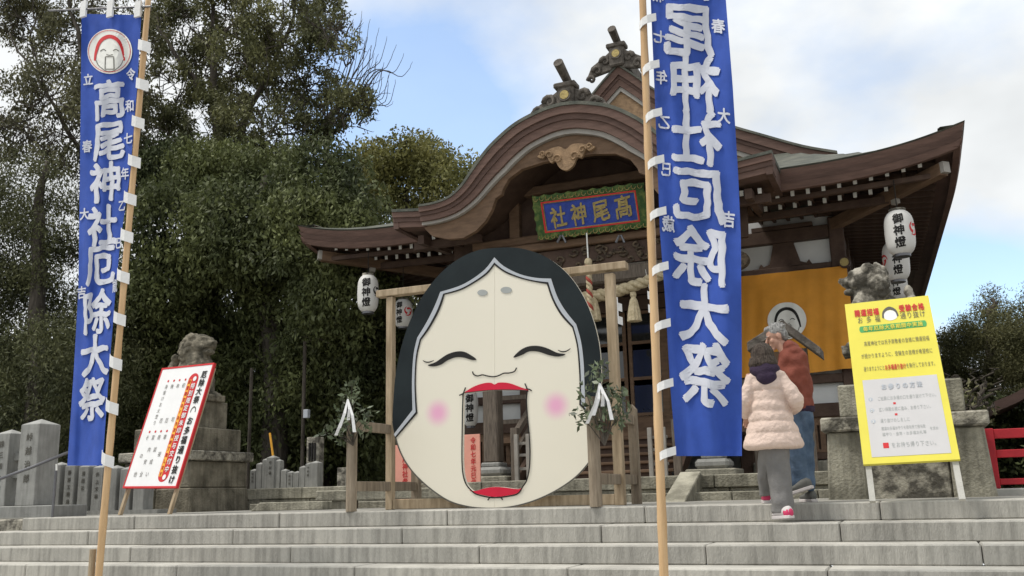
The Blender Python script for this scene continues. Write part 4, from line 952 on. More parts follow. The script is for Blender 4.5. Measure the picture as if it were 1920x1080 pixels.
letters('prayer_list_lettering', col('初宮', .545, .165, .46, .06, .042)[:1]+[('司', .545, .455, .06, .045)]+[('本', .43, .165, .06, .042), ('厄', .43, .46, .06, .045)]+[('後', .32, .165, .06, .042), ('厄', .32, .46, .06, .045)]+col('身祓けお火焚り', .205, .165, .475, .055, .042)
    +col('車祓', .50, .60, .74, .06, .045)+col('商談成い', .385, .60, .90, .06, .045)+col('家内安全', .27, .60, .90, .06, .045)+col('その他', .155, .60, .90, .06, .045), F1, darkgrey, wb, .012)
for u in (.545, .43, .32, .205):
    for v, du in ((.115, 0), (.55, -.045)): MB().extr([circ(u+du, v, .017, .017*asp, 10)], lambda a, b, t: wf(a, b, .003-t), 0).build_flat('red_dot', red, wb)
q = MB(); strip_mesh(q, catmull([(.84, .405), (.85, .375), (.885, .36), (.92, .375), (.93, .405)], 4), .012, lambda u, v, t: wf(u, v, .004), 0); q.build_flat('face_mark', darkgrey, wb)

# ------------------------------------------------------------------ yellow signboard on the right
yc = [Vector(c) for c in ()]
yf, yu = board_frame(-.08, 9.6, 1.15, .79, 1.89, R(1.3), R(30.3), R(1.4))
yb = thing('signboard', 'bright yellow signboard with red and black writing and a pale lower panel on white legs', 'signboard', yf(.5, 1))
slab(yf, 0, 1, 0, 1, -.03, 0, 'panel', yellow, yb)
slab(yf, .10, .925, .515, .965, .0005, .003, 'pale_panel', greypanel, yb)
ya = .79/1.89
for u in (.05, .95):
    a = yf(u, .96, -.055); bq = a-yu*(a.z/yu.z); MB().beam(Vector((bq.x, bq.y, 0)), yf(u, .03, -.055), .05, .04).build('leg', granite_l, yb)
F2 = lambda u, v: yf(u, v, .0055)
def row(txt, u0, u1, v, h, sq=.92): 
    n = len(txt); s = (u1-u0)/n; return [(c, u0+s*(i+.5), v, s*sq, h) for i, c in enumerate(txt)]
letters('red_lettering', row('開運招福', .10, .40, .075, .050)+row('受験合格', .63, .93, .072, .050), F2, red, yb, .03)
letters('heading_lettering', row('お多福', .11, .42, .125, .048, .62)+row('通り抜け', .63, .93, .122, .048), F2, darkgrey, yb, .015)
MB().extr([[(p, q) for q, p in [(a, b) for a, b in stadium(.187, .16, .90, .021, 1)]]], lambda u, v, t: yf(u, v*1.0, .002-t), 0).build_flat('green_bar', greenp, yb)
letters('bar_lettering', row('毎年厄除大祭期間中実施', .18, .88, .187, .032), F2, yellow, yb, .02)
letters('paragraph_lettering', row('高尾神社では氏子崇敬者の皆様に開運招福', .17, .92, .285, .034)+row('が授かりますように、受験生の皆様が希望校に', .12, .93, .365, .034)+row('通りますようにと', .13, .37, .447, .034)+row('を執行しております。', .61, .95, .447, .034), F2, darkgrey, yb, .01)
letters('red_phrase_lettering', row('お多福通り抜け', .37, .61, .447, .036), F2, red, yb, .02)
letters('title_lettering', row('お参りの方法', .29, .76, .565, .038, .8), F2, lining, yb, .03)
letters('instruction_lettering', row('ご社殿にお多福の口を通り抜けて下さい。', .24, .90, .635, .026)+row('広い拝殿の前に進み、お参り下さい。', .24, .82, .70, .026)+row('通り抜けのしるしに', .24, .56, .765, .026)+row('開運お多福お守りを授与所で授与致', .24, .71, .81, .022)+row('福守り・金幣・お多福お札等', .24, .71, .843, .022)+row('を求め', .75, .84, .825, .022)+row('をお持ち帰り下さい。', .32, .82, .905, .032), F2, ovalg, yb, .012)
for v in (.635, .70, .765): MB().extr([circ(.165, v, .027, .027*ya, 16)], lambda a, b, t: yf(a, b, .004-t), 0).build_flat('number_disc', lining, yb)
letters('number_lettering', [('1', .172, .637, .04, .02), ('2', .172, .702, .04, .02), ('3', .172, .767, .04, .02)], lambda u, v: yf(u, v, .006), tipwhite, yb, .02)
for (u, v, r_) in ((.42, .668, .014), (.42, .733, .014)): slab(yf, u-r_, u+r_, v-r_*ya, v+r_*ya, .0035, .005, 'red_mark', red, yb)
slab(yf, .235, .295, .89, .92, .0035, .005, 'red_mark', red, yb)
MB().extr([catmull([(.445, .115), (.46, .085), (.52, .075), (.58, .085), (.60, .115), (.585, .135), (.52, .145), (.465, .135)], 4, True)], lambda u, v, t: yf(u, v, .002-t), 0).build_flat('face_icon', tipwhite, yb)
q = MB(); strip_mesh(q, catmull([(.435, .125), (.45, .085), (.52, .060), (.59, .082), (.61, .120)], 4), .02, lambda u, v, t: yf(u, v, .004), 0); q.build_flat('face_icon_hair', darkgrey, yb)

# ------------------------------------------------------------------ salmon boards behind the face
for (px0, px1, py0, py1, Y, label, txt) in ((872, 901, 815, 925, 14.4, 'narrow salmon board with red vertical writing seen through the open mouth', '令和七年元巳歳'), (738, 778, 835, 935, 13.0, 'wider salmon board with red vertical writing behind the left cheek of the face', '高尾神社参拝記念')):
    a, b = at(px0, py0, Y), at(px1, py1, Y); t = thing('notice_board', label, 'notice board', (a.x, Y, 0), 'salmon boards behind the face')
    MB().bb(a.x-(.12 if px0 > 800 else 0), b.x, Y, Y+.03, .02 if px0 < 800 else PL, a.z).build('panel', salmon, t, bev=.003)
    u = a.x*.45+b.x*.55; zh = a.z-.10; st_ = .115
    letters('lettering', [(c, u, -(zh-st_*i), .10, .11) for i, c in enumerate(txt)], lambda x, y, Y=Y: Vector((x, Y-.004, -y)), red, t, .02, .03, False, .02, 0, 'character')

# ------------------------------------------------------------------ stone guardians
lichen = mat('lichen_stone', (.11, .10, .08), .95, .3, 5.5, 1, 26, col2=(.40, .37, .31), lo=.46, hi=.62)
brownst = mat('brown_old_stone', (.15, .135, .10), .95, .3, 3.5, .9, 30, col2=(.26, .235, .18), rand=.1, streak_toplit=.3)
brownlion = mat('brown_lion_stone', (.09, .082, .062), .95, .3, 6, 1, 26, col2=(.28, .25, .19))
def guardian(px0, px1, Y, a_, facing, label, tiers, hz, lmat, smat):
    x0 = at(px0, 935, Y).x; x1 = x0+a_ if px1 is None else at(px1, 930, Y).x; a_ = x1-x0; cx, cy = (x0+x1)/2, Y+a_/2; lx = cx-(.14 if facing < 0 else -.04)
    t = thing('guardian_lion', label, 'statue', (cx, cy, 0), 'stone guardian lions')
    def ring(x0, x1, y0, y1, z0, z1, n, name, m, bt=0):
        w_ = (x1-x0)/n
        for i in range(n):
            MB().extr([[(x0+w_*i+.004-(bt if i == 0 else 0), z0), (x0+w_*(i+1)-.004+(bt if i == n-1 else 0), z0), (x0+w_*(i+1)-.004, z1), (x0+w_*i+.004, z1)]], lambda u, v, t_: (u, y0+random.uniform(0, .004)*0+t_, v), y1-y0).build(name, m, t, bev=.018)
    zc = .72+hz
    if facing < 0:
        for (a, c, yo, mm_) in ((x0, x0+.36, 0, granite_o), (x0+.365, x1-.365, .05, granite_dk), (x1-.36, x1, 0, granite_o)):
            k_ = .05 if yo == 0 else 0
            MB().extr([[(a-(k_ if a == x0 else 0), -.02), (c+(k_ if c == x1 else 0), -.02), (c, zc), (a, zc)]], lambda u, v, t_: (u, cy-a_/2+yo+t_, v), a_-.1).build('base_stone', mm_, t, bev=.018)
    else:
        ring(x0, x1, cy-a_/2, cy+a_/2, -.02, .34+hz*.4, 2, 'base_stone', smat, .03)
        ring(x0+.02, x1-.02, cy-a_/2+.01, cy+a_/2-.01, .345+hz*.4, zc, 3, 'base_stone', smat)
    ring(x0-.06, x1+.06, cy-a_/2-.06, cy+a_/2+.06, zc+.004, zc+.16, 1, 'cap_stone', granite_dk)
    z = zc+.165
    for (f_, h_) in tiers:
        ring(cx-a_/2*f_, cx+a_/2*f_, cy-a_/2*f_, cy+a_/2*f_, z, z+h_, 1, 'plinth_stone', smat); z += h_+.004
    # the seated lion: one carved block
    s = facing; b = MB(); P = lambda x, y, zz: Vector((lx+s*x, cy+y, z+zz))
    b.box(P(0, 0, .04), (.86, .48, .10))
    b.ell(P(-.20, 0, .26), (.22, .21, .22)); b.ell(P(-.06, 0, .44), (.23, .19, .28)); b.ell(P(.08, 0, .60), (.19, .20, .27))
    for y in (-.14, .14):
        b.ell(P(-.20, y, .24), (.20, .09, .19)); b.tube([P(-.25, y, .12), P(.02, y, .11)], [.08, .065], 10); b.ell(P(.04, y, .11), (.09, .07, .055))
        b.tube([P(.10, y*.95, .56), P(.20, y, .32), P(.21, y, .10)], [.11, .08, .07], 12); b.ell(P(.26, y, .11), (.10, .075, .06))
        for q in (-1, 0, 1): b.ell(P(.35, y+q*.042, .10), (.035, .022, .035), 8, 6)
    b.ell(P(.12, 0, .88), (.19, .19, .17)); b.ell(P(.27, 0, .87), (.11, .13, .075)); b.ell(P(.26, 0, .755), (.10, .11, .045)); b.ell(P(.37, 0, .90), (.035, .065, .035))
    for y in (-1, 1):
        b.ell(P(.23, y*.085, .965), (.055, .055, .04)); b.ell(P(.27, y*.08, .925), (.035, .035, .03), 8, 6); b.ell(P(.06, y*.16, 1.0), (.07, .04, .06)); b.ell(P(.22, y*.12, .83), (.07, .04, .06))
    rr = random.Random(3)
    for ring_, (ax_, rz_, n_) in enumerate(((.05, .20, 11), (-.02, .21, 12), (-.08, .17, 9))):
        for k in range(n_):
            a_ = -.6+math.pi*1.38*k/(n_-1); pz = .84+math.sin(a_)*rz_; py = math.cos(a_)*rz_*.98
            b.tube([P(ax_, py*.7, pz), P(ax_-.03, py*1.02, pz-.02), P(ax_-.06, py*1.05, pz-.08), P(ax_-.04, py*1.0, pz-.11)], [.05, .045, .035, .02], 8)
    for k in range(9): b.ell(P(-.34-.05*math.sin(k*.35), .04*math.cos(k*1.8), .26+.055*k), (.085-.004*k, .09, .075), 8, 6)
    for k in range(9): b.tube([P(.20, -.12+.03*k, .66), P(.26, -.12+.03*k, .58), P(.23, -.12+.03*k, .50)], [.03, .028, .012], 6)
    o = b.build('lion_carving', lmat, t); remesh(o, .012, .008, 24, 1)
    if facing > 0:
        for v in o.data.vertices: v.co = (lx+(v.co.x-lx)*1.12, cy+(v.co.y-cy)*1.1, z+(v.co.z-z)*1.10)
    return t
guardian(226, None, 12.0, 1.42, 1, 'weathered stone guardian lion facing right on the left pedestal behind the white signboard', [(.86, .38), (.62, .46)], .08, brownlion, brownst)
guardian(1562, 1862, 11.0, 1.5, -1, 'weathered stone guardian lion facing left on the right pedestal behind the yellow signboard', [(.82, .36), (.60, .40)], 0, lichen, granite_o)

# ------------------------------------------------------------------ donor stone fences
def fpost(parent, x, y, z0, h, w_, m=granite_f, txt=None, name='fence_post', face=None):
    b = MB(); hw = w_/2; b.loft([[Vector((x+i*hw, y+j*hw, z)) for i, j in ((-1, -1), (1, -1), (1, 1), (-1, 1))] for z in (z0, z0+h)]+[[Vector((x+i*.01, y+j*.01, z0+h+w_*.22)) for i, j in ((-1, -1), (1, -1), (1, 1), (-1, 1))]])
    o = b.build(name, m, parent, bev=.008)
    if txt:
        s_ = w_*.34; o2 = letters('inscription', [(c, x+w_*.02, -(z0+h-w_*.5-s_*1.55*i), s_, s_) for i, c in enumerate(txt)], lambda u, v: Vector((u, y-hw-.0035, -v)), darkgrey, o, .02, .03)
    return o
f1 = thing('stone_fence', 'tall grey donor stone fence with pointed posts at the far left beside the steps', 'fence', (-12, 9.8, 0))
p = at(78, 790, 9.85); fpost(f1, p.x, 9.85, .16, p.z-.16-.05, .36, txt='峠越治郎')
p = at(28, 808, 10.05); fpost(f1, p.x-.0, 10.0, .16, p.z-.16-.05, .30, txt='株三和土興産')
x_ = p.x-.52
for k in range(6): fpost(f1, x_-.50*k, 10.0, .16, 1.0, .28, txt='近藤正夫' if k == 0 else None)
MB().bb(x_-3.0, at(105, 940, 9.7).x, 9.66, 10.25, -.02, .158).build('base_stone', granite_f, f1, bev=.012)
for z in (.55, .80): MB().bb(x_-3.0, at(60, 900, 9.95).x, 9.95, 10.05, z, z+.10).build('fence_rail', granite_f, f1)
f2 = thing('stone_fence', 'row of low inscribed donor stone posts behind the left banner pole', 'fence', at(170, 955, 11.2))
tx = ['久保田建設', '藤原工務店', '濱田正', '井上文雄', '山本', '川口']
for k in range(7):
    px = 116+26*k; p = at(px, 866+1.5*k, 11.3); fpost(f2, p.x, 11.3, .02, p.z-.07, .21, txt=tx[k % 6] if k < 4 else None)
a, b_ = at(104, 950, 11.15), at(300, 950, 11.15); MB().bb(a.x, b_.x, 11.1, 11.5, -.05, .06).build('base_stone', granite_f, f2)
f3 = thing('stone_fence', 'short donor stone post fence standing under the trees right of the left guardian', 'fence', at(535, 930, 14.0))
hs = [862, 858, 866, 858, 872, 874, 874, 872, 868, 866, 857]
for k, hh in enumerate([880, 868, 860, 856, 862, 880, 884, 884, 874, 868, 866]):
    px = 478+11.5*k; p = at(px, hh, 14.0); fpost(f3, p.x, 14.0, .10, p.z-.12, .12+(.05 if k in (3, 10) else 0), txt='中村信' if k % 3 == 0 else None)
a, b_ = at(466, 940, 13.9), at(606, 940, 13.9); MB().bb(a.x, b_.x, 13.8, 14.2, -.05, .12).build('base_stone', granite_f, f3)
# slope kerb and corner stone left of the frame
ks = thing('stone_kerb', 'low stone kerb with a slanted end on the landing left of the face board', 'kerb', at(510, 945, 12.0))
a = at(470, 945, 11.6); MB().extr([[(a.x, 0), (a.x+1.25, 0), (a.x+1.25, .12), (a.x+.15, .12)]], lambda u, v, t: (u, 11.6+t, v), .25).build('kerb', granite_o, ks, bev=.01)
sm = thing('stone_marker', 'dark square stone marker under the trees right of the donor fence', 'stone marker', at(588, 880, 15.0))
a, b_ = at(575, 820, 15.5), at(596, 880, 15.5); MB().bb(a.x, b_.x, 15.5, 15.7, -.06, a.z).build('slab', granite_dk, sm, bev=.01)
for k in range(3): p = at(580+5*k, 845, 15.48); MB().bb(p.x-.015, p.x+.015, 15.47, 15.51, p.z-.2, p.z+.15).build('slot', black, sm)
sm2 = thing('stone_marker', 'plain dark stone block beside the left short post of the frame', 'stone marker', at(640, 900, 15.5))
a, b_ = at(632, 877, 15.5), at(652, 930, 15.5); MB().bb(a.x, b_.x, 15.5, 15.8, -.06, a.z).build('slab', granite_dk, sm2, bev=.01)
hr = thing('handrail', 'thin dark metal handrail rising beside the tall left fence posts', 'handrail', at(60, 880, 9.4))
pts = [at(-60, 918, 8.4), at(0, 898, 8.8), at(60, 876, 9.25), at(128, 848, 9.5)]; MB().tube(pts, .02, 8).build('rail', metal, hr, smooth=True)
p = at(106, 868, 9.42); MB().tube([(p.x, p.y, 0), (p.x, p.y, p.z-.02)], .018, 8).build('rail_post', metal, hr); MB().tube([at(106, 870, 9.36), at(106, 882, 9.36)], .012, 6).build('reflector', tipwhite, hr)
lp = thing('lamp_post', 'thin dark metal post standing before the trees right of the left guardian', 'post', at(466, 860, 15))
a = at(472, 690, 15); MB().tube([(a.x, 15, -.06), (a.x, 15, a.z)], .032, 10).build('pole', trunkm, lp)
bp = thing('bamboo_stick', 'short yellow bamboo stick propped on the low donor fence', 'stick', at(512, 850, 14.3)); MB().tube([at(506, 812, 14.25), at(513, 862, 14.22), at(515, 925, 14.3)], .02, 8).build('stick', orangep, bp)
mb_ = thing('utility_pole', 'dark slim pole carrying a small pale metal box among the left trees', 'pole', at(575, 860, 17))
a = at(572, 640, 17); MB().tube([(a.x, 17, -.1), (a.x, 17, a.z)], .04, 8).build('pole', trunkm, mb_); c = at(575, 776, 16.85); MB().box(c, (.12, .1, .18)).build('meter_box', lining, mb_, bev=.01)

# ------------------------------------------------------------------ red fence and small roof at the right
rf = thing('red_fence', 'bright red painted wooden fence at the right edge beyond the pedestal', 'fence', at(1880, 905, 12.3))
Yr = 12.6; x0 = at(1858, 860, Yr).x
MB().bb(at(1845, 905, Yr).x-.3, 8, Yr-.4, Yr+.5, -.04, .07).build('footing', granite_l, rf, bev=.01)
for z, h in ((at(1880, 822, Yr).z, .11), (at(1880, 858, Yr).z, .09), (at(1880, 909, Yr).z, .07)): MB().bb(x0+.061, 8, Yr-.03, Yr+.03, z, z+h).build('rail', redc, rf, bev=.006)
for k in range(7): MB().bb(x0-.06+.86*k, x0+.06+.86*k, Yr-.06, Yr-.031+.0+.09, .071, at(1880, 806, Yr).z+.02).build('fence_post', redc, rf, bev=.006)
sh_ = thing('small_shrine', 'small shrine with a dark upturned roof cut off by the right edge', 'shrine', at(1925, 800, 17))
Ys = 17; e = at(1864, 753, Ys); pk2 = at(2010, 640, Ys)
pr_ = catmull([(e.x, e.z), (e.x+.5, e.z+.22), (e.x+1.2, e.z+.75), (e.x+2.1, e.z+1.7)], 4)
full = pr_+[(2*(e.x+2.1)-x, z) for x, z in reversed(pr_[:-1])]
rings = [[Vector((x, Ys, z)), Vector((x, Ys+3, z)), Vector((x, Ys+3, z-.16)), Vector((x, Ys, z-.16))] for x, z in full]; MB().loft(rings).build('roof', bark_roof2, sh_)
for s in (-1, 1): MB().bb(e.x+2.1+s*1.1-.08, e.x+2.1+s*1.1+.08, Ys+.5, Ys+.66, 0, e.z+.5).build('post', redc, sh_)
MB().bb(e.x+1.05, e.x+3.15, Ys+.7, Ys+2.6, 0, e.z+.4).build('wall', wood_m, sh_)

# ------------------------------------------------------------------ trees
def tree(name, label, base, limbs, blobs, Y, ncl, nper, spread, size, m, seed, droop=.35, flat=.4, thr=-.5, trunk_r=.28, twigs=0, group='trees behind the shrine', aspect=2.2, squash=1, nf=.55, rk=1, jit=.05):
    bp = at(*base, Y); bp.z = gz(bp.x, bp.y)-.1 if True else 0
    t = thing(name, label, 'tree', bp, group); k = mpp(at(base[0], 500, Y)); rg = random.Random(seed)
    tb_ = MB()
    for L in limbs:
        pts = [at(px, py, Y+dy) for px, py, dy, _ in L]; rs = [r for *_, r in L]
        if L is limbs[0]: pts = [bp]+pts; rs = [trunk_r]+rs
        P = catmull([tuple(p) for p in pts], 5); n = len(P); rr = [rs[min(int(i/5), len(rs)-1)]*(1-(i % 5)/5)+rs[min(int(i/5)+1, len(rs)-1)]*((i % 5)/5) for i in range(n)]
        rr = [q_*rk for q_ in rr]; P = [Vector(p)+Vector((rg.gauss(0, jit), rg.gauss(0, jit), 0)) for p in P]; tb_.tube(P, rr, 8)
    C = []
    for (px, py, rx, ry) in blobs:
        c = at(px, py, Y+rg.uniform(-1.2, 1.2)); A, B = rx*k, ry*k; n = max(4, int(ncl*rx*ry/8000)); dd = min(A, B*1.3)
        for i in range(n):
            while True:
                d = Vector((rg.gauss(0, 1), rg.gauss(0, 1), rg.gauss(0, 1))).normalized()
                if d.y < .65: break
            q = rg.uniform(.35, 1)**.5; p = c+Vector((d.x*A*q, d.y*dd*q, d.z*B*q))
            if noise.noise(p*nf+Vector((seed, 0, 0))) < thr: continue
            C.append(tuple(p))
        if twigs:
            for i in range(twigs):
                d = Vector((rg.gauss(0, 1), rg.gauss(0, .7), rg.gauss(.5, .8))).normalized(); p = c+Vector((rg.uniform(-.7, .7)*A, rg.uniform(-.6, .6)*dd, rg.uniform(-.9, .5)*B)); ln = A*rg.uniform(.5, 1.1); pp = [p]
                for q in range(5): d = (d+Vector((rg.gauss(0, .25), rg.gauss(0, .25), rg.gauss(.02, .22)))).normalized(); pp.append(pp[-1]+d*ln*.2)
                r0 = .028*rg.uniform(.5, 1.1); tb_.tube(pp, [r0*(1-q*.17) for q in range(6)], 5, False)
                for q in (2, 3, 4):
                    d2 = (d+Vector((rg.gauss(0, .7), rg.gauss(0, .6), rg.gauss(0, .7)))).normalized(); a0_ = pp[q]; tb_.tube([a0_, a0_+d2*ln*.18, a0_+(d2+Vector((0, 0, .2)))*ln*.34], [r0*.5, r0*.35, r0*.12], 4, False)
    tb_.build('trunk', trunkm, t, smooth=True)
    if C: leafcloud('crown', C, nper, (spread, spread, spread*squash), size, m, t, droop, seed, flat, aspect=aspect)
    return t
GB = 'evergreen trees left of the shrine'
# nearest dark conifer at far left
tree('cypress_tree', 'dark green conifer filling the left edge behind the tall fence posts', (60, 930), [[(70, 700, 0, .22), (70, 450, 0, .16), (80, 300, 0, .05)]],
     [(40, 350, 90, 60), (120, 420, 110, 70), (30, 470, 110, 80), (130, 540, 120, 90), (40, 600, 110, 90), (150, 660, 110, 90), (50, 740, 120, 90), (190, 770, 100, 90), (100, 840, 120, 80), (215, 600, 60, 90), (-60, 500, 100, 160), (-60, 750, 100, 130)], 16.5, 60, 130, .60, .10, leaf_e, 21, .7, .2, -.40, .25, 0, GB, 3.2, .7)
tree('broadleaf_tree', 'large spreading evergreen with visible forking limbs rising above the white signboard', (415, 930),
     [[(405, 600, 0, .34), (410, 330, 0, .28), (400, 180, 0, .20), (395, 40, 0, .10), (385, -90, 0, .04)], [(410, 330, 0, .22), (470, 200, .3, .15), (540, 60, .5, .09), (575, -60, .6, .04)], [(400, 200, 0, .16), (330, 100, -.3, .10), (275, 0, -.5, .05)],
      [(470, 310, 0, .20), (560, 280, .2, .15), (620, 215, .4, .11), (655, 170, .5, .06)], [(560, 285, .2, .12), (610, 262, .2, .10), (642, 235, .2, .06), (655, 200, .2, .03)], [(540, 60, .5, .07), (600, 60, .6, .05), (645, 85, .7, .02)], [(400, 90, 0, .1), (450, 30, 0, .06), (500, -60, 0, .03)]],
     [(345, 60, 95, 75), (300, 170, 75, 70), (430, 110, 95, 70), (400, 220, 100, 70), (520, 30, 80, 60), (540, 130, 85, 65), (490, 230, 95, 65), (600, 165, 55, 45), (655, 205, 38, 42), (645, 90, 35, 40), (590, 235, 50, 30), (600, 20, 55, 50), (675, 175, 20, 25), (460, -60, 120, 60), (310, -60, 90, 60), (690, 205, 10, 12), (560, -70, 70, 50), (590, 90, 50, 40), (380, 300, 120, 50), (470, 100, 90, 60), (260, 260, 70, 70), (400, 0, 110, 60), (530, 270, 80, 40), (620, 60, 40, 40)],
     21.5, 175, 58, .27, .12, leaf_a, 22, .8, .5, -.06, .40, 26, GB, 2.3, nf=1.05, rk=.62)
tree('broadleaf_tree', 'dense dark evergreen mass between the left guardian and the left eave', (520, 930), [[(515, 700, 0, .30), (500, 450, 0, .2), (500, 330, 0, .08)], [(500, 450, 0, .15), (620, 400, 0, .06)], [(510, 560, 0, .14), (390, 420, 0, .05)]],
     [(300, 330, 90, 70), (400, 330, 100, 70), (500, 330, 100, 65), (600, 345, 90, 65), (340, 430, 100, 80), (460, 440, 110, 80), (580, 450, 110, 90), (660, 420, 70, 70), (300, 540, 100, 90), (420, 560, 110, 90), (540, 570, 110, 90), (640, 560, 80, 90), (360, 670, 110, 90), (480, 690, 110, 90), (600, 700, 100, 90), (680, 680, 70, 90)],
     18.5, 62, 190, .55, .125, leaf_b, 23, .8, .5, -.42, .34, 2, GB, 2.3)
tree('broadleaf_tree', 'shaded evergreen low behind the small donor fence', (600, 935), [[(600, 860, 0, .2), (590, 700, 0, .12)]],
     [(270, 780, 80, 80), (350, 800, 90, 90), (450, 800, 100, 80), (550, 800, 100, 80), (650, 790, 80, 80), (720, 760, 60, 90), (400, 870, 110, 60), (520, 880, 100, 50), (640, 880, 90, 50), (730, 640, 60, 80), (250, 650, 80, 90), (720, 850, 60, 60)], 20.5, 50, 150, .60, .14, leaf_b, 24, .6, .5, -.5, .2, 0, GB)
tree('broadleaf_tree', 'yellow green sunlit evergreen directly left of the arched gable', (760, 930), [[(760, 700, 0, .3), (760, 450, 0, .2), (765, 330, 0, .06)]],
     [(700, 300, 45, 35), (745, 285, 55, 32), (800, 300, 50, 34), (845, 320, 38, 35), (690, 350, 60, 50), (760, 350, 80, 55), (830, 365, 60, 50), (720, 420, 90, 60), (800, 430, 80, 60), (660, 460, 60, 60), (740, 500, 90, 60), (740, 590, 80, 60)], 28, 70, 170, .60, .15, leaf_c, 25, .6, .5, -.40, .34, 0, GB)
tree('half_bare_tree', 'half bare vine hung tree at the upper left behind the narrow banner', (190, 930), [[(190, 500, 0, .26), (180, 250, 0, .18), (150, 90, 0, .10), (120, -60, 0, .04)], [(180, 260, 0, .14), (240, 130, 0, .09), (270, -20, 0, .04)], [(180, 330, 0, .12), (90, 180, 0, .07), (20, 60, 0, .03)], [(90, 180, 0, .06), (60, 90, 0, .04), (70, -20, 0, .02)]],
     [(50, 50, 80, 60), (150, 70, 90, 60), (90, 170, 90, 60), (205, 180, 80, 70), (20, 260, 80, 60), (130, 280, 90, 60), (230, 300, 70, 60), (40, -40, 90, 50), (190, -40, 90, 50), (250, 60, 60, 60), (210, 400, 60, 60)], 19.5, 175, 56, .33, .11, leaf_d, 26, .9, .3, -.08, .3, 40, GB, nf=1.0, rk=.7)
tree('bare_tree', 'fan of bare pale twigs against the sky behind the largest evergreen', (610, 930), [[(610, 500, 0, .16), (615, 250, 0, .10), (640, 190, 0, .05)]]+[[(620+rx_*4, 230, 0, .03), (640+rx_*10, 150-abs(rx_)*2, 0, .02), (655+rx_*14, 90+abs(rx_-1)*9, 0, .012), (662+rx_*16, 20+abs(rx_-1)*16, 0, .006)] for rx_ in range(-3, 8)]+[[(640+7*i, 180+4*i-20*(i % 3), 0, .014), (675+6*i, 120+10*i-15*(i % 2), 0, .010), (690+6*i, 70+15*i, 0, .006)] for i in range(9)]+[[(628+5*i, 200-6*(i % 4), .3, .018), (650+6*i, 130+5*i, .3, .012), (662+5.5*i+8*(i % 2), 45+8*i, .3, .007)] for i in range(14)], [], 26, 1, 1, .1, .1, leaf_d, 27, trunk_r=.2, group=GB, jit=.012)
GR = 'trees right of the shrine'
tree('pine_tree', 'pointed pine tree beyond the yellow signboard', (1850, 920), [[(1855, 800, 0, .25), (1858, 640, 0, .14), (1860, 560, 0, .04)]],
     [(1862, 562, 12, 16), (1860, 585, 24, 20), (1852, 615, 42, 28), (1822, 612, 22, 20), (1802, 640, 32, 30), (1780, 640, 16, 16), (1898, 600, 22, 22), (1870, 660, 55, 40), (1785, 665, 30, 30), (1820, 690, 60, 45), (1905, 655, 40, 40), (1780, 720, 50, 50), (1870, 740, 70, 50), (1800, 790, 80, 50)], 26, 170, 150, .34, .085, leaf_p, 31, .0, .2, -.75, .3, 0, GR, 4, .8)
tree('pine_tree', 'bushy pine tree cut off by the right edge', (1960, 930), [[(1950, 800, 0, .25), (1950, 600, 0, .1)]],
     [(1950, 590, 40, 40), (1915, 640, 35, 35), (1960, 680, 60, 60), (1920, 740, 60, 60), (1960, 800, 80, 70), (1900, 830, 80, 60), (1990, 620, 60, 60)], 24, 150, 150, .4, .085, leaf_p, 32, .1, .2, -.7, .3, 0, GR, 4, .8)
tree('bare_shrub', 'bare branching shrub standing behind the right pedestal', (1815, 880), [[(1815, 800, 0, .06), (1810, 770, 0, .04)]]+[[(1812, 790, 0, .035), (1812+a_*9, 755-abs(a_)*2, 0, .025), (1815+a_*17, 725-(a_ % 3)*8, .1, .015), (1818+a_*22, 690+(a_ % 2)*14, .1, .006)] for a_ in (-3, -2, -1, 0, 1, 2, 3)], [(1790, 760, 30, 30), (1840, 750, 30, 30)], 15.5, 40, 20, .2, .07, leaf_d, 33, trunk_r=.07, twigs=6, group=GR)
hd = thing('low_hedge', 'low clipped green hedge behind the red fence', 'hedge', at(1890, 880, 16), None)
hb_ = []; 
for i in range(240): hb_.append((random.uniform(1.6, 12), random.uniform(15.3, 16.4), random.uniform(.0, .85)))
leafcloud('foliage', hb_, 90, .28, .075, leaf_b, hd, 0, 41, .6)
hb2 = [(c.x, c.y, c.z) for c in (at(random.uniform(1740, 1960), random.uniform(780, 900), random.uniform(19, 22)) for i in range(150))]
h2 = thing('shrubbery', 'dark shrubbery between the pine trees and the hedge at the right', 'shrub', at(1850, 890, 20), None); leafcloud('foliage', hb2, 110, .6, .13, leaf_b, h2, .2, 42, .5)
hb3 = [(c.x, c.y, max(c.z, .1)) for c in (at(random.uniform(-150, 760), random.uniform(640, 930), random.uniform(24, 28)) for i in range(700))]
h3 = bpy.data.objects.new('wood', None); COL.objects.link(h3); h3.location = (-25, 26, 0); h3['kind'] = 'stuff'; h3['label'] = 'dark wood undergrowth behind the left trees'; leafcloud('undergrowth', hb3, 90, 1.1, .30, leaf_b, h3, .2, 43, .5, 'stuff')

# ------------------------------------------------------------------ the two visitors
skin = mat('skin', (.50, .29, .21), .55, .08, 6, .05)
coatp = mat('pink_quilted_coat', (.68, .53, .45), .6, .06, 6, .5, 45)
navy = mat('dark_purple_hood', (.035, .022, .045), .9, .2, 8, .5, 50)
hairb = mat('brown_grey_hair', (.055, .038, .028), .6, .4, 10, 1, 40, st=(6, 6, .8), col2=(.13, .10, .08))
hairg = mat('grey_hair', (.30, .29, .28), .6, .4, 10, 1, 40, st=(6, 6, .8), col2=(.55, .54, .52))
greyt = mat('grey_trousers', (.19, .185, .18), .85, .1, 5, .3, 60)
rust = mat('rust_jacket', (.20, .055, .035), .8, .15, 5, .3, 60)
jean = mat('blue_jeans', (.07, .115, .19), .85, .25, 5, .3, 60, col2=(.13, .19, .28))
shoew = mat('shoe_white', (.62, .58, .57), .6, .1, 6, .1); shoep = mat('shoe_pink', (.62, .05, .14), .6, .1, 6, .1); shoeg = mat('shoe_grey', (.14, .14, .13), .7, .15, 6, .2)
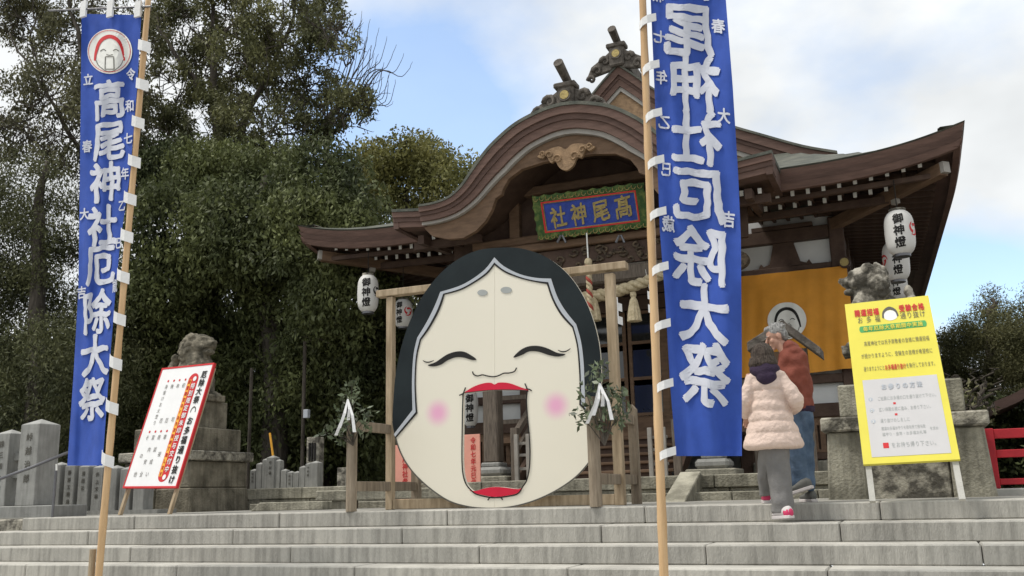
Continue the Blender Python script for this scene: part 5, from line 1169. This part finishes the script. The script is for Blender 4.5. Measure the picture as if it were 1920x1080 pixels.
def oring(c, rx, ry, tx=0, n=28, ph=0):       # ring in a nearly horizontal plane
    return [c+Vector((math.cos(a)*rx, math.sin(a)*ry, math.cos(a)*tx)) for a in (2*math.pi*i/n for i in range(n))]
def loft_px(b, rows, Y, bands=None, amp=.0):
    """rows: (py, px centre, half width px, depth m, dY)"""
    P = catmull(rows, 9); R_ = []
    for r in P:
        py, px, hw, dp, dy = r; c = at(px, py, Y+dy); k = mpp(c); g_ = 0
        if bands:
            for a, e in zip(bands, bands[1:]):
                if a <= py < e: g_ = amp*(abs(math.sin(math.pi*(py-a)/(e-a)))**.42)-amp*.6
        rg_ = []
        for i in range(36):
            an = 2*math.pi*i/36; w_ = 1+.25*g_*0
            nz_ = noise.noise(Vector((math.cos(an)*2, math.sin(an)*2, py*.06)))*.012+(noise.noise(Vector((math.cos(an)*7, math.sin(an)*7, py*.12)))*.005 if bands else 0)
            rg_.append(c+Vector((math.cos(an)*(hw*k+g_+nz_), math.sin(an)*(dp+g_+nz_), 0)))
        R_.append(rg_)
    b.loft(R_)
def sleeve(b, pts, rad, amp=.012, nb=5):
    P = catmull([tuple(p) for p in pts], 9); n = len(P); rr = []
    for i in range(n):
        t = i/(n-1); j = t*(len(rad)-1); k = min(int(j), len(rad)-2); r_ = rad[k]+(rad[k+1]-rad[k])*(j-k); rr.append(r_+amp*(abs(math.sin(math.pi*t*nb))**.6-.6))
    b.tube(P, rr, 18)
def hand(c, d, side, parent, s=1):
    """palm, four curled fingers and a thumb: c wrist, d pointing direction"""
    d = Vector(d).normalized(); x = d.cross(Vector((0, 1, 0))).normalized()*side; nrm = x.cross(d); b = MB()
    b.ell(c+d*.045*s, (.036*s, .018*s, .05*s), 12, 8, rot=Matrix((x, nrm, d)).transposed())
    for i, (o, L_) in enumerate(((-.028, .062), (-.010, .072), (.009, .068), (.027, .052))):
        p0 = c+d*.075*s+x*o*s; p1 = p0+(d*.9+nrm*.25)*L_*.45*s; p2 = p1+(d*.6+nrm*.8)*L_*.35*s; p3 = p2+(d*.1+nrm)*L_*.25*s; b.tube([p0, p1, p2, p3], [.0095*s, .0088*s, .008*s, .006*s], 8)
    p0 = c+d*.03*s-x*.03*s; b.tube([p0, p0+(d*.5-x*.8)*.03*s, p0+(d-x*.5+nrm*.4)*.055*s], [.011*s, .010*s, .007*s], 8)
    o = b.build('hand', skin, parent); return remesh(o, .004, 0, 8, 1)
def head(b, c, f, up, s=1, face=True):
    f = Vector(f).normalized(); up = Vector(up).normalized(); x = f.cross(up).normalized(); up = x.cross(f).normalized(); M_ = Matrix((x, f, up)).transposed()
    L = lambda X, Fv, U: c+(x*X+f*Fv+up*U)*s
    b.ell(L(0, -.01, .03), (.075*s, .095*s, .085*s), 20, 14, M_); b.ell(L(0, .02, -.045), (.058*s, .068*s, .068*s), 18, 12, M_)
    if face:
        b.ell(L(0, .072, -.100), (.024*s, .02*s, .018*s), 10, 8, M_)               # chin
        b.tube([L(0, .088, .012), L(0, .112, -.022), L(0, .104, -.036)], [.010*s, .015*s, .010*s], 8)    # nose
        b.ell(L(0, .086, -.062), (.024*s, .012*s, .008*s), 10, 6, M_); b.ell(L(0, .085, -.074), (.02*s, .011*s, .007*s), 10, 6, M_)
        for q in (-1, 1):
            b.ell(L(.030*q, .078, .022), (.024*s, .012*s, .008*s), 10, 6, M_); b.ell(L(.042*q, .062, -.030), (.024*s, .022*s, .024*s), 10, 8, M_)
            b.ell(L(.078*q, -.012, -.012), (.012*s, .022*s, .034*s), 10, 8, M_)
    return L, M_
# ---- woman in the pink quilted coat, seen from the back, right foot on the second step, left foot on the landing
WY = 9.12
wo = thing('person', 'person in a pale pink quilted coat and grey trousers seen from behind climbing the steps', 'person', at(1466, 975, 9.05), 'visitors on the steps')
b = MB(); hc = at(1430, 668, WY); nk = at(1434, 696, WY); pel = at(1452, 812, WY)
head(b, hc, (-.15, 1, -.1), (-.05, 0, 1), .98)
b.tube([hc+Vector((0, 0, -.05)), nk, nk+Vector((.01, 0, -.08))], [.05, .05, .07], 12)
b.tube([nk+Vector((0, 0, -.06)), at(1440, 740, WY), at(1447, 780, WY), pel], [.10, .13, .13, .14], 14)
rs, re_, rw = at(1465, 708, WY), at(1491, 750, WY-.02), at(1484, 768, WY+.20); ls, le_, lw = at(1407, 708, WY-.02), at(1399, 750, WY-.05), at(1400, 780, WY+.10)
b.tube([nk+Vector((0, 0, -.07)), rs, re_, rw], [.07, .055, .042, .03], 10); b.tube([nk+Vector((0, 0, -.07)), ls, le_, lw], [.07, .055, .042, .03], 10)
rk, ra = at(1461, 892, WY-.01), at(1468, 958, 9.07); lk, la = at(1438, 885, WY+.16), at(1437, 925, 9.42)
b.tube([pel+Vector((.07, 0, 0)), rk, ra], [.08, .055, .042], 12); b.tube([pel+Vector((-.07, 0, 0)), lk, la], [.08, .055, .042], 12)
o = b.build('body', skin, wo); remesh(o, .012, 0, 8, 1)
hand(rw, (rw-re_), 1, wo); hand(lw, (lw-le_), -1, wo)
b = MB(); loft_px(b, [(688, 1436, 12, .07, 0), (696, 1437, 26, .10, 0), (704, 1438, 33, .12, 0), (722, 1439, 34, .13, 0), (748, 1441, 34, .135, 0), (772, 1444, 37, .15, 0), (796, 1447, 43, .17, 0), (818, 1449, 50, .19, 0), (834, 1450, 55, .205, 0), (841, 1450, 53, .19, 0), (843, 1450, 42, .15, 0)], WY, [690, 712, 733, 752, 771, 791, 812, 843], .019)
sleeve(b, [rs+Vector((-.03, 0, 0)), re_, rw+Vector((0, -.03, 0))], [.074, .076, .060], .010, 5); sleeve(b, [ls+Vector((.03, 0, 0)), le_, lw+Vector((0, -.02, .0))], [.070, .064, .055], .012, 5)
o = b.build('quilted_coat', coatp, wo); remesh(o, .0078, .0035, 30, 1)
b = MB(); loft_px(b, [(822, 1450, 30, .13, 0), (845, 1455, 25, .12, 0), (870, 1459, 22, .11, 0), (905, 1463, 21, .10, -.01), (940, 1466, 20, .095, -.03), (958, 1467, 20, .09, -.04), (962, 1467, 19, .085, -.04)], WY)
loft_px(b, [(822, 1450, 28, .13, 0), (845, 1442, 20, .115, .03), (885, 1438, 17, .10, .15), (915, 1437, 14, .085, .26), (930, 1437, 13, .08, .28)], WY)
o = b.build('trousers', greyt, wo); remesh(o, .011, .010, 9, 1)
# hood lying on the back
b = MB(); b.ell(at(1434, 698, WY-.03), (.145, .135, .085), 20, 12, fn=lambda d, p: p+Vector((0, 0, .02*abs(d.x)))); b.ell(at(1437, 708, WY-.10), (.095, .07, .075), 16, 10); b.ell(at(1434, 688, WY-.02), (.115, .125, .06), 16, 10)
o = b.build('hood', navy, wo); remesh(o, .012, .012, 12, 1)
b = MB(); b.ell(hc+Vector((0, -.012, .012)), (.108, .118, .118), 24, 16); b.ell(hc+Vector((-.0, -.03, -.06)), (.110, .10, .085), 20, 12)
for k in range(26):
    a = -2.9+k*.11*2; p = hc+Vector((math.cos(a)*.10, math.sin(a)*.09-.02, -.02)); b.tube([p, p+Vector((math.cos(a)*.02, math.sin(a)*.02, -.06)), p+Vector((math.cos(a)*.015, 0, -.115+.02*math.sin(k*2.7)))], [.022, .02, .008], 6)
o = b.build('hair', hairb, wo); remesh(o, .007, .005, 60, 2)
def shoe(c, d, parent, up_m, so_m, L_=.25, pitch=0, name='shoe', heel=None):
    d = Vector(d); d.z = 0; d.normalize(); x = d.cross(Vector((0, 0, 1))); M_ = Matrix((x, d, Vector((0, 0, 1)))).transposed(); M_ = M_ @ Matrix.Rotation(pitch, 3, 'X')
    F = lambda a, e, u: c+M_ @ Vector((a, e, u)); b = MB()
    b.loft([[F(math.cos(q)*w_, e, .03+math.sin(q)*h_+u0) for q in (2*math.pi*i/14 for i in range(14))] for (e, w_, h_, u0) in ((-L_*.42, .028, .035, .015), (-L_*.32, .038, .048, .022), (-L_*.1, .038, .045, .02), (L_*.15, .044, .032, .008), (L_*.38, .046, .024, .002), (L_*.52, .034, .018, 0), (L_*.56, .012, .010, 0))])
    o = b.build(name, up_m, parent, smooth=True)
    b = MB(); P_ = [(-.032, -.44), (-.044, -.2), (-.042, 0), (-.05, .25), (-.048, .42), (-.03, .56), (.03, .56), (.048, .42), (.05, .25), (.042, 0), (.044, -.2), (.032, -.44)]
    b.extr([[(a, e*L_) for a, e in P_]], lambda u, v, t: F(u, v, -.012+t), .028); b.build('sole', so_m, o, bev=.004)
    if heel: MB().loft([[F(math.cos(q)*w_, e, .04+math.sin(q)*h_) for q in (2*math.pi*i/12 for i in range(12))] for (e, w_, h_) in ((-L_*.45, .022, .03), (-L_*.36, .041, .045), (-L_*.16, .041, .046))]).build('heel_panel', heel, o, smooth=True)
    return o
shoe(at(1470, 969, 9.03)+Vector((0, .0, -.005)), (-.75, .65, 0), wo, shoew, shoew, .235, R(-3), heel=shoep)
shoe(Vector((at(1437, 938, 9.45).x, 9.47, .012)), (-.2, 1, 0), wo, shoep, shoew, .235)
# ---- man in the rust jacket, on the landing, looking down to his left
MY_ = 9.62
ma = thing('person', 'grey haired person in a rust brown jacket and blue jeans turning towards the companion', 'person', at(1508, 938, 9.6), 'visitors on the steps')
b = MB(); hc = at(1455, 632, MY_); nk = at(1474, 662, MY_); pel = at(1497, 775, MY_); f_ = Vector((-.90, -.30, -.34)); up_ = Vector((-.28, 0, 1))
Lh, Mh = head(b, hc, f_, up_, 1.02)
b.tube([hc+Vector((.03, 0, -.06)), nk, nk+Vector((.03, 0, -.08))], [.055, .055, .08], 12)
b.tube([nk+Vector((.03, 0, -.06)), at(1489, 700, MY_), at(1493, 740, MY_), pel], [.09, .12, .11, .11], 14)
rs, re_, rw = at(1499, 690, MY_+.05), at(1507, 735, MY_+.10), at(1490, 758, MY_+.22); ls, le_, lw = at(1468, 685, MY_-.04), at(1462, 725, MY_-.05), at(1448, 742, MY_+.12)
b.tube([nk+Vector((.03, 0, -.08)), rs, re_, rw], [.08, .06, .045, .033], 10); b.tube([nk+Vector((.03, 0, -.08)), ls, le_, lw], [.08, .06, .045, .033], 10)
k1, a1 = at(1490, 848, MY_-.06), at(1502, 905, MY_-.02); k2, a2 = at(1511, 850, MY_+.06), at(1514, 915, MY_+.05)
b.tube([pel+Vector((-.06, 0, 0)), k1, a1], [.075, .055, .045], 12); b.tube([pel+Vector((.06, 0, 0)), k2, a2], [.075, .055, .045], 12)
o = b.build('body', skin, ma); remesh(o, .007, 0, 8, 1)
for q in (-1, 1):
    MB().tube([Lh(.018*q, .089, .004), Lh(.031*q, .088, .001), Lh(.044*q, .078, .004)], [.0015, .003, .0015], 6).build('closed_eye', hairb, ma)
    MB().tube([Lh(.014*q, .094, .024), Lh(.032*q, .092, .030), Lh(.048*q, .080, .024)], [.003, .005, .002], 6).build('eyebrow', hairg, ma)
MB().tube([Lh(-.02, .090, -.068), Lh(0, .099, -.067), Lh(.02, .090, -.068)], .0022, 6).build('mouth', lipred if False else hairb, ma)
hand(rw, rw-re_, 1, ma); hand(lw, lw-le_, -1, ma)
b = MB(); b.ell(Lh(0, -.025, .05), (.086, .098, .082), 22, 14, Mh); b.ell(Lh(0, -.07, .0), (.078, .050, .075), 18, 12, Mh); b.ell(Lh(0, .045, .098), (.055, .04, .03), 12, 8, Mh)
rr = random.Random(9)
for k in range(60):
    an = rr.uniform(0, 6.28); el = rr.uniform(.1, 1.5); d_ = Vector((math.cos(an)*math.cos(el), math.sin(an)*math.cos(el), math.sin(el)))
    if d_.y > .45 and d_.z < .7: continue
    p = Lh(d_.x*.083, -.025+d_.y*.095, .05+d_.z*.08); b.tube([p, p+(Mh @ Vector((d_.x*.2, d_.y*.2-.6, .1)))*.03], [.012, .005], 5)
o = b.build('hair', hairg, ma); remesh(o, .006, .004, 60, 2)
b = MB(); loft_px(b, [(648, 1480, 12, .07, 0), (658, 1484, 20, .10, 0), (670, 1486, 27, .13, 0), (700, 1489, 30, .15, 0), (730, 1491, 30, .15, 0), (755, 1494, 29, .15, 0), (768, 1495, 28, .145, 0), (770, 1495, 25, .12, 0)], MY_, [655, 690, 722, 748, 770], .008)
sleeve(b, [rs, re_, rw], [.068, .062, .048], .006, 4); sleeve(b, [ls, le_, lw], [.068, .06, .046], .006, 4)
b.ell(at(1482, 652, MY_), (.085, .095, .07), 18, 10); b.ell(at(1489, 660, MY_-.03), (.085, .10, .06), 16, 10)
o = b.build('jacket', rust, ma); remesh(o, .009, .022, 11, 1)
b = MB(); loft_px(b, [(763, 1497, 29, .140, 0), (772, 1497, 29, .14, 0), (774, 1497, 26, .13, 0)], MY_); b.build('jacket_hem', navy, ma, smooth=True)
b = MB(); loft_px(b, [(772, 1492, 22, .13, 0), (800, 1487, 20, .115, -.03), (845, 1490, 19, .095, -.06), (880, 1497, 18, .085, -.04), (908, 1502, 17, .08, -.02), (912, 1502, 15, .07, -.02)], MY_)
loft_px(b, [(772, 1503, 20, .13, 0), (800, 1508, 17, .11, .03), (845, 1511, 15, .095, .06), (890, 1514, 13, .085, .05), (915, 1515, 12, .08, .05), (920, 1515, 11, .07, .05)], MY_)
o = b.build('jeans', jean, ma); remesh(o, .010, .014, 10, 1)
shoe(at(1503, 924, 9.52)+Vector((0, 0, .02)), (-.93, .25, 0), ma, shoeg, shoew, .27, R(-16)); shoe(Vector((at(1516, 930, 9.7).x, 9.72, .012)), (-.5, .8, 0), ma, shoeg, shoew, .27)
bpy.data.scenes.remove(_ts)
